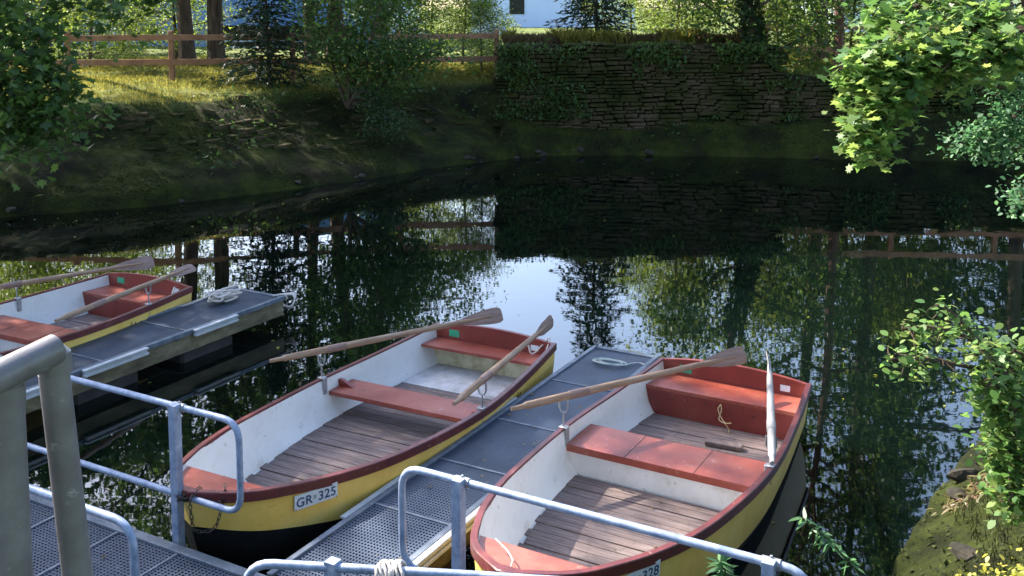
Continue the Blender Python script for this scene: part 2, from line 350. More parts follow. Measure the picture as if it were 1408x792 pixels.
# ---------------------------------------------------------------- docks and walkway, in the (u,v) frame of the docks
UA=R(61); U=Vector((math.cos(UA),math.sin(UA),0)); Vv=Vector((U.y,-U.x,0))
def uv(u,v,z=0): p=U*u+Vv*v; return Vector((p.x,p.y,z))
RZ=UA                      # local x = along u, local y = -v
DZ=.35
def dock(name,label,cat,u0,u1,v0,v1,pads,bars,group,endfloat=True,sides=(1,1)):
    L=u1-u0; W=v1-v0; t=thing(name,label,cat,uv(u0,(v0+v1)/2,0),RZ,group)
    m=MB(); m.box((L/2,0,DZ-.012),(L-.06,W-.06,.006)); m.build('grating',M['grating'],t,smooth=False)
    for s,nm in ((1,'edge_rail'),(-1,'edge_rail')):
        m=MB(); m.box((L/2,s*(W/2-.022),DZ-.018),(L,.044,.05),bev=.004); m.build(nm,M['steel'],t,smooth=False)
    m=MB(); m.box((L-.02,0,DZ-.016),(.05,W-.09,.04),bev=.004); m.build('end_rail',M['steel'],t,smooth=False)
    for b_ in bars:
        m=MB(); m.box((b_-u0,0,DZ-.009),(.022,W-.09,.012)); m.build('cross_bar',M['steel'],t,smooth=False)
    m=MB()
    for s in(1,-1): m.box((L/2,s*(W/2-.035),DZ-.13),(L-.02,.04,.17))
    m.box((L-.05,0,DZ-.13),(.04,W-.12,.17)); m.build('side_board',M['sidewood'],t,smooth=False)
    m=MB(); k=u0+.5
    while k<u1-.5: m.box((k-u0+.3,0,.03),(.75,W-.16,.2),bev=.03); k+=1.3
    m.build('float',M['darkfloat'],t,smooth=False)
    for u_,s,ln in pads:
        m=MB(); m.box((u_-u0,s*(W/2+.022),DZ-.006),(ln,.05,.022),bev=.005); m.box((u_-u0,s*(W/2+.022),DZ-.055),(ln,.05,.028),bev=.005); m.box((u_-u0,s*(W/2+.010),DZ-.03),(ln-.02,.03,.03)); m.build('bumper_pad',M['alu'],t,smooth=False)
    return t
dock('floating_dock','narrow floating jetty with steel grating between the two nearer yellow boats','floating dock',4.33,9.02,-4.07,-3.38,
     [(4.33+.85,-1,.95),(4.33+1.1,1,.7),(7.0,1,.9),(8.3,-1,.7)],[5.35,6.15,7.0,8.0],'finger docks')
d1=dock('floating_dock','floating jetty with steel grating beside the leftmost boat, rope heaped on its end','floating dock',4.33,8.85,-8.72,-7.93,
     [(6.45,-1,.75),(7.75,-1,.62),(5.3,-1,.8)],[5.2,6.35,7.4],'finger docks')
# walkway: cross bars run across its width
def walkway():
    u0,u1,v0,v1=3.2,4.31,-12.5,1.6; t=thing('walkway','wide steel grating walkway along the shore that the jetties join','walkway',uv((u0+u1)/2,v0,0),RZ-math.pi/2)
    L=v1-v0; W=u1-u0   # local x = +v, local y = +u
    m=MB(); m.box((L/2,0,DZ-.012),(L-.05,W-.08,.006)); m.build('grating',M['grating'],t,smooth=False)
    for s in(1,-1):
        m=MB(); m.box((L/2,s*(W/2-.035),DZ-.02),(L,.07,.05),bev=.004); m.build('edge_rail',M['steel'],t,smooth=False)
    for k in range(26):
        m=MB(); m.box((.3+k*.535,0,DZ-.008),(.02,W-.15,.012)); m.build('cross_bar',M['steel'],t,smooth=False)
    m=MB()
    for s in(1,-1): m.box((L/2,s*(W/2-.05),DZ-.14),(L,.05,.18))
    m.build('side_board',M['sidewood'],t,smooth=False)
    m=MB(); k=.6
    while k<L-.5: m.box((k+.3,0,.03),(.8,W-.2,.2),bev=.03); k+=1.6
    m.build('float',M['darkfloat'],t,smooth=False)
walkway()
# dock end extras
t=thing('mooring_ring','small steel mooring ring standing on the far corner of the middle jetty','mooring ring',uv(9.0,-4.03,DZ))
m=MB(); m.tube([(0,0,.0),(0,0,.035)],.012); m.tube([(.032*math.cos(a),0,.062+.032*math.sin(a)) for a in np.linspace(0,2*math.pi,17)[:-1]],.008,6,closed=True)
m.build('ring',M['zinc'],t)
m=MB(); a=np.linspace(-math.pi/2,math.pi/2,14); W=.33
top=[uv(9.0+.22*math.cos(k),-3.725+W*math.sin(k),.29) for k in a]; bot=[Vector((p.x,p.y,-.1)) for p in top]
m.add(top+bot,[tuple(range(14))]+[(i,i+1,15+i,14+i) for i in range(13)]+[(13,0,14,27)])
o=m.build('end_float',M['float']); tag(o,'rounded algae stained end float of the middle jetty','float')

# ---------------------------------------------------------------- railings
def h2(u,v): return uv(u,v,0)
RT=1.20; RL=.62
def railing(name,label,parts,posts,group='blue grey pipe railings'):
    base=posts[0][0] if posts else parts[0][0]; t=thing(name,label,'railing',(base.x,base.y,DZ),0,group); off=Vector((base.x,base.y,DZ))
    for p,r in parts:
        m=MB(); m.tube([q-off for q in p],r,10); m.build('rail',M['galv'],t)
    for p,top,s in posts:
        m=MB(); m.box((0,0,0),(1,1,1),M4=Matrix.Translation(Vector((p.x,p.y,(top+DZ-.1)/2))-off)@Matrix.Rotation(RZ,4,'Z')@Matrix.Diagonal((s,s,top-DZ+.1,1)),bev=0); m.build('post',M['galv'],t,smooth=False)
        if s!=.055 or p.y<4.33: continue
        for h in (RT,)+((RL,) if p.dot(Vv)<-4.5 else ()):
            c=p+U*.04+Vector((0,0,h))-off; m=MB(); m.tube([c-Vv*.045,c-Vv*.043,c+Vv*.043,c+Vv*.045],[.021,.0265,.0265,.021],12); m.tube([c+Vector((0,0,.022)),c+Vector((0,0,.036))],.007,6); m.build('clamp',M['zinc'],t)
    return t
r_=.0205
loop=round_path([uv(4.40,-8.4,RT),uv(4.40,-4.33,RT),uv(4.40,-4.33,RL),uv(4.40,-8.4,RL)],.13)
railing('pipe_railing','two bar pipe railing ending in a loop before the bow of the middle boat',[(loop,r_)],[(uv(4.36,-4.83),RT+.03,.055),(uv(4.36,-6.6),RT+.03,.055),(uv(4.36,-8.35),RT+.03,.055)])
loop=round_path([uv(4.40,1.2,RL),uv(4.40,-3.13,RL),uv(4.40,-3.13,RT),uv(4.40,-.92,RT),uv(4.40,-.92,RL-.1)],.13)
railing('pipe_railing','long pipe railing crossing in front of the nearest boat, rounded at its right end',[(loop,r_)],[(uv(4.36,-2.74),RT+.03,.055),(uv(4.36,-1.10),RT+.03,.055)])
p=round_path([uv(3.24,-8.0,RT),uv(3.24,-3.90,RT),uv(3.24,-3.90,DZ)],.14)
railing('pipe_railing','pipe railing on the shore side of the walkway, beside the thick gate pipes',[(p,r_)],[(uv(3.24,-4.30),RT-.02,.04)])
p=round_path([(-1.21,4.37,DZ),(-1.20,4.37,RT+.01),(-.2,4.25,RT+.02),(.9,4.12,RT+.02)],.13)
rl=railing('pipe_railing','short pipe railing at the bottom edge with a white rope bundle on it',[(p,r_)],[(Vector((-.80,4.325,0)),RT+.045,.055)])
m=MB()
for k in range(9):
    a0=k*.42; c=Vector((-.535+.012*(k-4),4.29,RT-.0)); m.tube([c+Vector((.013*math.sin(a*2+k),.055*math.cos(a),.055*math.sin(a)+.0)) for a in np.linspace(0,2*math.pi,15)[:-1]],.0075,6,closed=True)
tag(m.build('rope_bundle',M['rope']),'white rope wound around the short railing at the bottom edge','rope')

# gate: thick pipes near the camera
t=thing('gate_frame','thick grey pipe gate frame at the left edge, one leg upright and one leaning','gate',(-.84,1.6,2.1))
off=Vector((-.84,1.6,2.1)); 
A=at(6,515,1.62); Bt=at(62,470,1.70)
m=MB(); g0=at(6,800,1.62); m.tube([Vector((A.x,A.y,1.9))-off,A-off],.029,20); m.build('post',M['gate'],t)
low=at(106,795,1.70); d_=(low-at(72,512,1.70)); 
m=MB(); m.tube([at(72,512,1.70)+d_*2.6-off,at(74,512,1.70)-off],.0255,20); m.build('leaning_post',M['gate'],t)
m=MB(); m.tube([at(-70,552,1.5)-off,at(20,507,1.62)-off,at(76,480,1.69)-off],.0265,22); m.build('top_pipe',M['gate'],t)
m=MB(); m.tube([at(-3,513,1.62)-off+Vector((.01,0,-.02)),at(-3,513,1.62)-off+Vector((.01,0,-.055))],.0315,22); m.build('collar',M['gate'],t)
m=MB(); c=at(75,490,1.70)-off; m.tube([c+Vector((-.002,0,.016)),c+Vector((-.001,0,.006)),c-Vector((0,0,.012)),c-Vector((-.001,0,.030))],[.018,.0275,.0285,.0275],22); m.build('elbow',M['gate'],t)

# ---------------------------------------------------------------- boats
TS=np.array([0,.2,.4,.6,.75,.88,.96,1.0])
BW=np.array([.67,.75,.80,.75,.655,.47,.27,.03])
def fsm(t,T=TS,Wd=BW):     # smooth interpolation (monotone-ish cubic through the control widths)
    t=np.asarray(t,float); h=np.diff(T); dl=np.diff(Wd)/h; mm=np.concatenate([[dl[0]],(dl[:-1]+dl[1:])/2,[dl[-1]]])
    i=np.clip(np.searchsorted(T,t,side='right')-1,0,len(T)-2); u=(t-T[i])/h[i]
    return ((2*u**3-3*u**2+1)*Wd[i]+(u**3-2*u**2+u)*h[i]*mm[i]+(-2*u**3+3*u**2)*Wd[i+1]+(u**3-u**2)*h[i]*mm[i+1])
class Hull:
    def __init__(s,z0,zm,zb,L=4.1): s.z0,s.zm,s.zb,s.L=z0,zm,zb,L
    def sheer(s,t): return s.z0+(s.zb-s.z0)*t**2+4*(s.zm-(s.z0+(s.zb-s.z0)*.25))*t*(1-t)*.9
    def p(s,t,h,inset=0):   # t along, h 0 keel..1 gunwale; half-section (x,y,z)
        b=max(.012,float(fsm(t))-inset); zk=-.14+.20*max(0,(t-.7)/.3)**2+ (.07 if inset else 0)+max(0,inset)*.6
        if inset: zk=max(zk,.05)
        zs=s.sheer(t)
        # round bilge section
        wprof=np.interp(h,[0,.18,.38,.6,.8,1],[0,.62,.86,.945,.98,1.0]); hz=np.interp(h,[0,.18,.38,.6,.8,1],[0,.035,.16,.42,.70,1.0])
        x=s.L*t-inset*max(0,(t-.8)/.2)- .20*(1-h)*max(0,(t-.75)/.25)**2
        return Vector((x,b*wprof,zk+(zs-zk)*hz))
def boat(name,label,loc,ang,hull,kind,plate_txt,marks,oars=()):
    t=thing(name,label,'rowing boat',(loc[0],loc[1],0),ang,'yellow rowing boats moored at the jetties')
    ts=1-(1-np.linspace(0,1,44))**1.5
    hs=[0,.09,.18,.28,.38,.5,.6,.7,.8,.9,1.0]
    def shell(hlist,inset,nm,m_,zfun=None):
        m=MB()
        for sgn in(1,-1):
            v=[]
            for tt in ts:
                for h in (hlist(tt) if callable(hlist) else hlist):
                    q=hull.p(tt,h,inset); v.append((q.x,q.y*sgn,q.z))
            K=len(v)//len(ts); f=[]
            for i in range(len(ts)-1):
                for k in range(K-1): f.append((i*K+k,i*K+k+1,(i+1)*K+k+1,(i+1)*K+k))
            m.add(v,f)
        tt=ts[-1]; hl=(hlist(tt) if callable(hlist) else hlist); v=[]      # close the stem
        for h in hl: q=hull.p(tt,h,inset); v+=[(q.x+.001,q.y,q.z),(q.x+.014*(0 if inset else 1),0,q.z),(q.x+.001,-q.y,q.z)]
        m.add(v,[f_ for k in range(len(hl)-1) for f_ in ((3*k,3*k+1,3*k+4,3*k+3),(3*k+1,3*k+2,3*k+5,3*k+4))])
        return m
    # paint line: lower edge of the yellow band
    def hline(tt): return float(np.interp(tt,[0,.3,.6,.85,1],[.48,.53,.61,.69,.72]))
    m=shell(lambda tt:[hline(tt)+(1-hline(tt))*k/6 for k in range(7)],0,'hull',None)
    # transom outside
    a=[hull.p(0,.5+.5*k/5) for k in range(6)]; v=[(q.x-.001,q.y,q.z) for q in a]+[(q.x-.001,-q.y,q.z) for q in a[::-1]]; m.add(v,[tuple(range(len(v)))])
    m.build('hull',M['yellow'],t)
    m=shell(lambda tt:[hline(tt)*k/6 for k in range(7)],0,'bottom',None)
    a=[hull.p(0,.5*k/5) for k in range(6)]; v=[(q.x-.001,q.y,q.z) for q in a]+[(q.x-.001,-q.y,q.z) for q in a[::-1]]; m.add(v,[tuple(range(len(v)))])
    m.build('bottom',M['black'],t)
    m=shell(hs,.028,'liner',None); m.build('liner',M['white'],t)
    # gunwale cap
    def gun(sgn,tt,off): 
        q=hull.p(tt,1.0); e=1e-3; q2=hull.p(min(1,tt+e),1.0); q1=hull.p(max(0,tt-e),1.0); tan=Vector((q2.x-q1.x,(q2.y-q1.y)*sgn,0)).normalized()
        nrm=Vector((-tan.y,tan.x,0))*sgn; return Vector((q.x,q.y*sgn,q.z))+nrm*off
    m=MB(); rings=[]
    for tt in ts:
        a=gun(1,tt,.018); b_=gun(1,tt,-.028); rings.append((a,b_))
    tsf=list(ts)
    loopo=[gun(1,x,.014) for x in tsf]+[gun(-1,x,.014) for x in tsf[::-1]]
    loopi=[gun(1,x,-.028) for x in tsf]+[gun(-1,x,-.028) for x in tsf[::-1]]
    for q in loopi: q.x=min(q.x,hull.L-.05)
    N=len(loopo); H1=.016; H0=-.05
    v=[]; 
    for q in loopo: v.append((q.x,q.y,q.z+H0)); v.append((q.x,q.y,q.z+H1-.006))
    for i,q in enumerate(loopo):
        c=loopo[i]+(loopi[i]-loopo[i])*.12; v.append((c.x,c.y,q.z+H1))
    for q,qo in zip(loopi,loopo): v.append((q.x,q.y,qo.z+H1)); v.append((q.x,q.y,qo.z+H0-.015))
    def I(k,i): return {0:2*i,1:2*i+1,2:2*N+i,3:3*N+2*i,4:3*N+2*i+1}[k]
    f=[]
    for i in range(N-1):
        for k in range(4): f.append((I(k,i),I(k,i+1),I(k+1,i+1),I(k+1,i)))
        f.append((I(4,i),I(4,i+1),I(0,i+1),I(0,i)))
    f+=[tuple(I(k,0) for k in range(5)),tuple(I(k,N-1) for k in range(4,-1,-1))]
    m.add(v,f); m.build('gunwale',M['gunwale'],t)
    # transom board (inside red, arched top)
    b0=float(fsm(0))-.02; z0=hull.sheer(0); n=13
    top=[(-b0+2*b0*i/(n-1)) for i in range(n)]
    def tz(y): return z0+.012+.055*(1-(y/b0)**2)
    def tb(y): 
        ay_=abs(y)/ (b0+.02); hh=np.interp(ay_,[0,.62,.86,.945,.98,1.0],[0,.035,.16,.42,.70,1.0]); return -.06+(z0+.06)*hh
    v=[];f=[]
    for xx in (.0,.038):
        for y in top: v.append((xx,y,tz(y))); 
        for y in top: v.append((xx,y,max(.02,tb(y)-.0)))
    for i in range(n-1):
        f+=[(i,i+1,n+i+1,n+i),(2*n+i+1,2*n+i,3*n+i,3*n+i+1),(i,2*n+i,2*n+i+1,i+1)]
    f+=[(0,n,3*n,2*n),(n-1,2*n+n-1,3*n+n-1,2*n-1)]
    m=MB(); m.add(v,f); m.build('transom',M['redpaint'],t)
    def ywid(x,z,ins=.03):   # inner half width of the hull at distance x, height z
        tt=min(1,x/hull.L); zs=hull.sheer(tt); zk=.05; hz=np.clip((z-zk)/(zs-zk),0,1); b=float(fsm(tt))-ins
        return b*float(np.interp(hz,[0,.035,.16,.42,.70,1.0],[0,.62,.86,.945,.98,1.0]))
    def slab(x0,x1,z,th,nm,m_,nseg=6,ins=.032,par=t,gap=0,parts=1):
        m=MB(); xs=np.linspace(x0,x1,nseg+1); v=[]
        for x in xs: w_=ywid(x,z-th/2,ins); v+=[(x,w_,z),(x,-w_,z),(x,w_,z-th),(x,-w_,z-th)]
        f=[]
        for i in range(nseg): a=4*i; b2=a+4; f+=[(a,b2,b2+1,a+1),(a+2,a+3,b2+3,b2+2),(a,a+2,b2+2,b2),(a+1,b2+1,b2+3,a+3)]
        f+=[(0,1,3,2),(4*nseg,4*nseg+2,4*nseg+3,4*nseg+1)]
        m.add(v,f); return m.build(nm,m_,par)
    def panel(x,z0_,z1_,th,nm,m_,ins=.03):
        m=MB(); zz=np.linspace(z0_,z1_,7); v=[]
        for z in zz: w_=ywid(x,z,ins); v+=[(x,w_,z),(x,-w_,z),(x+th,w_,z),(x+th,-w_,z)]
        f=[]
        for i in range(6): a=4*i;b2=a+4; f+=[(a,a+1,b2+1,b2),(a+2,b2+2,b2+3,a+3),(a,b2,b2+2,a+2),(a+1,a+3,b2+3,b2+1)]
        f+=[(0,2,3,1),(24,25,27,26)]
        m.add(v,f); return m.build(nm,m_,t)
    # thwart
    if kind=='box':
        x0,x1=1.38,1.82; slab(x0,x1,.355,.055,'thwart',M['redpaint_worn'])
        panel(x1-.05,.10,.298,.02,'thwart_panel',M['white']); panel(x0+.03,.10,.298,.02,'thwart_panel',M['redpaint'])
        for y in(-.27,.27): m=MB(); m.box((1.6,y,.3562),(.43,.004,.002)); m.build('thwart_seam',M['iron'],t,smooth=False)
    else:
        slab(1.33,1.66,.345,.035,'thwart',M['redpaint_worn'])
    # knees
    for sgn in(1,-1):
        m=MB(); x=1.50; z=.347 if kind!='box' else .358; w_=ywid(x,z)-.004; zs=hull.sheer(x/hull.L)-.05
        m.add([(x-.018,sgn*w_,z),(x-.018,sgn*(w_-.15),z),(x-.018,sgn*(w_-.035),zs),(x-.018,sgn*(w_+.01),zs),(x+.018,sgn*w_,z),(x+.018,sgn*(w_-.15),z),(x+.018,sgn*(w_-.035),zs),(x+.018,sgn*(w_+.01),zs)],
              [(0,1,2,3),(7,6,5,4),(0,4,5,1),(1,5,6,2),(2,6,7,3),(3,7,4,0)]); 
        if kind!='box': m.build('knee',M['redpaint'],t,smooth=False)
    # stern seat
    if kind=='box':
        slab(.04,.40,.375,.03,'stern_seat',M['redpaint_worn'],ins=.034); panel(.375,.10,.343,.02,'seat_panel',M['redpaint'])
        for y,z in((-.42,.29),(-.12,.30),(.30,.27),(.45,.22)): m=MB(); m.tube([(.396,y,z),(.4,y,z)],.009,8); m.build('drain_hole',M['iron'],t)
    else:
        slab(.04,.30,.375,.028,'stern_seat',M['redpaint_worn'],ins=.034); panel(.10,.10,.345,.015,'seat_panel',M['cream'])
        slab(.12,.72,.135,.015,'aft_floor',M['greyfloor'])
    # floorboards
    m=MB(); x=(.40 if kind=='box' else .70); k=0; end=3.10
    while x<end:
        wd=.098; z=.125
        if 1.36<x+wd and x<1.80 and kind=='box': x+=.01; k+=1; 
        wa=ywid(x,z,.016)-(.0 if x<2.0 else .05*(k%2)*(x-2)); wb=ywid(min(x+wd,3.98),z,.016)-(.0 if x<2.0 else .05*(k%2)*(x-2))
        if not(kind=='box' and 1.34<x<1.78):
            zz=z+.002*((k*7)%3); y0a,y0b=wa,wb
            if x<.02+end: 
                jj=.012*math.sin(k*2.3)
                v=[(x,wa,zz),(x+wd-.009,wb,zz),(x+wd-.009,-wb,zz),(x,-wa,zz)]; v+=[(a[0],a[1],a[2]-.016) for a in v]
                m.add(v,[(0,1,2,3),(7,6,5,4),(0,4,5,1),(1,5,6,2),(2,6,7,3),(3,7,4,0)])
        x+=wd; k+=1
    m.build('floorboards',M['boards'],t,smooth=False)
    # bow deck (breasthook)
    m=MB(); n=9; xs=np.linspace(hull.L-.42,hull.L-.05,n); z=[hull.sheer(x/hull.L)-.03 for x in xs]; v=[];f=[]
    for x,zz in zip(xs,z):
        w_=max(.01,float(fsm(x/hull.L))-.03); v+=[(x,w_,zz),(x,-w_,zz),(x,w_,zz-.03),(x,-w_,zz-.03)]
    for i in range(n-1): a=4*i;b2=a+4; f+=[(a,b2,b2+1,a+1),(a,a+2,b2+2,b2),(a+1,b2+1,b2+3,a+3),(a+2,a+3,b2+3,b2+2)]
    f+=[(0,1,3,2)]
    m.add(v,f); m.build('bow_deck',M['redpaint_worn'],t)
    # rowlocks
    for sgn in(1,-1):
        rx=1.18 if sgn<0 else 1.28
        for a,b_ in oars:          # the rowlock stands where its oar crosses the gunwale
            c,s_=math.cos(ang),math.sin(ang); lc=lambda p:((p[0]-loc[0])*c+(p[1]-loc[1])*s_,-(p[0]-loc[0])*s_+(p[1]-loc[1])*c)
            (xa,ya),(xb,yb)=lc(a),lc(b_)
            if (ya+yb)*sgn<0: continue
            best=min(((abs(ya+(yb-ya)*k/60-sgn*(float(fsm((xa+(xb-xa)*k/60)/hull.L))-.012)),xa+(xb-xa)*k/60) for k in range(8,45) if .4<xa+(xb-xa)*k/60<2.2),default=(9,rx))
            if best[0]<.12: rx=best[1]
        q=hull.p(rx/hull.L,1); r=MB()
        x,y,zz=q.x,sgn*(q.y-.012),q.z
        r.box((x,sgn*(q.y-.045),zz-.05),(.05,.016,.15),bev=.003); r.box((x,y,zz+.02),(.055,.055,.014),bev=.003)
        r.tube([(x,y,zz-.12),(x,y,zz+.13)],.0075,8)
        r.tube([(x+.0,y-.035,zz+.235),(x,y-.036,zz+.17),(x,y-.018,zz+.135),(x,y+.018,zz+.135),(x,y+.036,zz+.17),(x,y+.035,zz+.235)],.008,8)
        r.build('rowlock',M['zinc'],t)
    # registration plate with lettering on the near (starboard) bow
    def side(x,dz,sgn):
        tt=x/hull.L; zs=hull.sheer(tt); e=.01
        h=1-dz/(zs+.14)/1.35
        q=hull.p(tt,h); qx=hull.p(tt+e,h); qz=hull.p(tt,h+.04)
        P_=Vector((q.x,q.y*sgn,q.z)); X_=(Vector((qx.x,qx.y*sgn,qx.z))-P_).normalized(); Z_=(Vector((qz.x,qz.y*sgn,qz.z))-P_).normalized()
        n_=(X_.cross(Z_)).normalized()
        if n_.y*sgn<0: n_=-n_
        X_=Z_.cross(n_).normalized(); return P_,X_,Z_,n_
    if plate_txt:
        P_,X_,Z_,n_=side(3.47,.098,1); P_=P_+n_*.010
        # text runs so that it reads from outside: right vector = Z x n
        Mx=Matrix((( X_.x,Z_.x,n_.x,P_.x),(X_.y,Z_.y,n_.y,P_.y),(X_.z,Z_.z,n_.z,P_.z),(0,0,0,1)))
        m=MB(); m.box((0,0,0),(.32,.105,.004),M4=Mx@Matrix.Identity(4)@Matrix.Diagonal((1,1,1,1)),bev=.0015); pl=m.build('registration_plate',M['plate'],t,smooth=False)
        letters(plate_txt[0],.088,Mx@Matrix.Translation((-.150,-.031,.0035)),'lettering',M['ink'],pl,1.0)
        letters(plate_txt[1],.088,Mx@Matrix.Translation((.012,-.031,.0035)),'lettering',M['ink'],pl,1.0)
        m=MB(); m.box((0,0,0),(.022,.028,.001),M4=Mx@Matrix.Translation((-.012,.004,.0035))); m.build('emblem',M['badge'],pl,smooth=False)
        for a in(-.15,.15): m=MB(); m.tube([Mx@Vector((a,-.046,0)),Mx@Vector((a,-.046,.005))],.004,8); m.build('screw',M['iron'],pl)
    # small marks painted on the side near the stern
    if marks:
        def stroke(x,dz,w_,h_,sl=0):
            P_,X_,Z_,n_=side(x,dz,1); P_=P_+n_*.004
            Mx=Matrix((( X_.x,Z_.x,n_.x,P_.x),(X_.y,Z_.y,n_.y,P_.y),(X_.z,Z_.z,n_.z,P_.z),(0,0,0,1)))
            m=MB(); m.box((0,0,0),(w_,h_,.002),M4=Mx@Matrix.Rotation(sl,4,'Z')); m.build('painted_mark',M['iron'],t,smooth=False)
        for i in range(4): stroke(1.18-.045*i,.165-.004*(i%2),.014,.024,-.4)
        stroke(.965,.13,.010,.105,-.25); stroke(.905,.135,.009,.085,-.3); stroke(.885,.165,.028,.01,.2)
        if marks>1:
            for i in range(5): stroke(.70-.05*i,.17,.016,.014,.1)
    # stickers on the transom
    m=MB(); m.box((.0405,-.43,z0-.045),(.003,.115,.07),bev=.001); m.build('green_sticker',M['green'],t,smooth=False)
    m=MB(); m.box((.0405,.47,z0-.055),(.003,.085,.055),bev=.001); m.build('white_sticker',M['sticker'],t,smooth=False)
    t['z0']=z0; del t['z0']
    return t,side
def letters(txt,size,Mx,name,m_,parent,sx_=1):
    cu=bpy.data.curves.new('txt','FONT'); cu.body=txt; cu.size=size; cu.extrude=.0006; cu.offset=.0012; cu.space_character=1.05
    o=bpy.data.objects.new('txt',cu); COL.objects.link(o); bpy.context.view_layer.update()
    me=bpy.data.meshes.new_from_object(o.evaluated_get(bpy.context.evaluated_depsgraph_get())); bpy.data.objects.remove(o)
    me.transform(Mx); return link(name,me,m_,parent)
H2=Hull(.485,.46,.655); H3=Hull(.485,.46,.68); H1=Hull(.50,.47,.60)
# local +y is the boat's starboard seen from above when heading away from the transom... heading ANG, +y to the left of heading
B2,_=boat('rowing_boat','yellow rowing boat with plate GR 325, plank seats and grey stern floor',(-.18,9.80),R(-117.3),H2,'plank',('GR','325'),1,(((-2.05,8.37),(-.09,9.71)),((-.44,7.46),(.41,9.62))))
B3,_=boat('rowing_boat','nearest yellow rowing boat, plate GR 328, broad red seat box and dark red stern locker',(1.965,8.77),R(-119.4),H3,'box',('GR','328'),0,(((-.005,7.34),(2.03,8.56)),((1.71,6.43),(2.22,8.55))))
B1,_=boat('rowing_boat','leftmost yellow rowing boat, cut off by the left edge behind the far jetty',(-4.27,11.74),R(-117.5),H1,'box',None,2,(((-4.33,9.42),(-3.70,11.65)),((-5.85,10.35),(-4.22,11.78))))
def w2(b,x,y,z): 
    c,s=math.cos(b.rotation_euler.z),math.sin(b.rotation_euler.z); return Vector((b.location.x+x*c-y*s,b.location.y+x*s+y*c,z))
# loose things in the nearest boat
m=MB(); m.box((0,0,0),(.09,.30,.035),M4=Matrix.Translation(w2(B3,.78,.17,.15))@Matrix.Rotation(R(-119.4)+.08,4,'Z'),bev=.004)
tag(m.build('loose_board',M['boards'],smooth=False),'short loose board lying on the stern floor of the nearest boat','board')
t=thing('drain_cord','straw coloured cord hanging from the stern locker of the nearest boat','cord',w2(B3,.41,.02,.33))
off=w2(B3,.41,.02,.33)
for q in ([(0,0,0),(.01,.01,-.05),(.04,.0,-.12),(.06,.06,-.14),(.05,.09,-.19),(.09,.10,-.20)],[(0,0,.0),(.02,-.015,-.05),(.05,.05,-.13),(.08,.12,-.115)]):
    m=MB(); c=math.cos(R(-119.4)); s_=math.sin(R(-119.4))
    m.tube(spline([(a*c-b_*s_,a*s_+b_*c,z) for a,b_,z in q]),.0045,6); m.build('strand',M['straw'],t)

# oars: handle end, tip, blade facing
def oar(A,Bp,label,mt,bm_,roll=0,bw=.075):
    A=Vector(A);Bp=Vector(Bp); d=(Bp-A); L=d.length; t=thing('oar',label,'oar',tuple(A),0,'wooden oars of the rowing boats')
    q=d.to_track_quat('X','Z').to_matrix().to_4x4()@Matrix.Rotation(roll,4,'X')
    t.rotation_mode='XYZ'; t.rotation_euler=q.to_euler()
    bl=.56
    m=MB(); m.tube([(0,0,0),(.10,0,0),(.105,0,0),(.13,0,0),(.75,0,0),(L-bl,0,0),(L-bl+.12,0,0),(L-.12,0,0)],[.016,.018,.019,.028,.030,.024,.020,.008],12); m.build('shaft',mt,t)
    m=MB(); m.tube([(.52,0,0),(.525,0,0),(.70,0,0),(.705,0,0)],[.029,.0335,.0335,.029],12); m.build('collar',M['oardark'] if mt is M['oarwood'] else mt,t)
    xs=np.linspace(L-bl,L,16); v=[]; 
    wv=np.interp((xs-(L-bl))/bl,[0,.15,.4,.7,.9,.97,1],[.020,.028,.055,bw,bw+.004,bw-.004,bw-.016])
    zc=[-.02*((x-(L-bl))/bl)**2 for x in xs]; f=[]
    for x,w_,z in zip(xs,wv,zc): th=.006; v+=[(x,w_,z),(x,0,z+th+.004),(x,-w_,z),(x,0,z-th)]
    for i in range(15):
        for k in range(4): f.append((4*i+k,4*i+(k+1)%4,4*i+4+(k+1)%4,4*i+4+k))
    f+=[(3,2,1,0),(60,61,62,63)]
    m=MB(); m.add(v,f); m.build('blade',bm_,t)
oar((-2.05,8.37,.72),(-.09,9.71,.72),'oar on the far side of the plate GR 325 boat, blade broadside above its stern',M['oarwood'],M['oardark'],R(62))
oar((-.44,7.46,.71),(.41,9.62,.69),'oar over the near side of the plate GR 325 boat, blade beyond its stern',M['oarwood'],M['oardark'],R(75),.06)
oar((-.005,7.34,.72),(2.03,8.56,.72),'oar reaching over the middle jetty, its broad blade above the nearest boat stern',M['oarwood'],M['oardark'],R(62))
oar((1.71,6.43,.72),(2.22,8.55,.72),'pale grey oar seen end on at the outer side of the nearest boat',M['oargrey'],M['oargrey'],R(82),.045)
oar((-4.33,9.42,.74),(-3.70,11.65,.70),'oar over the near side of the leftmost boat, handle inside the boat',M['oarwood'],M['oardark'],R(40),.06)
oar((-5.85,10.35,.72),(-4.22,11.78,.72),'oar on the far side of the leftmost boat, cut off by the left edge',M['oarwood'],M['oardark'],R(62))

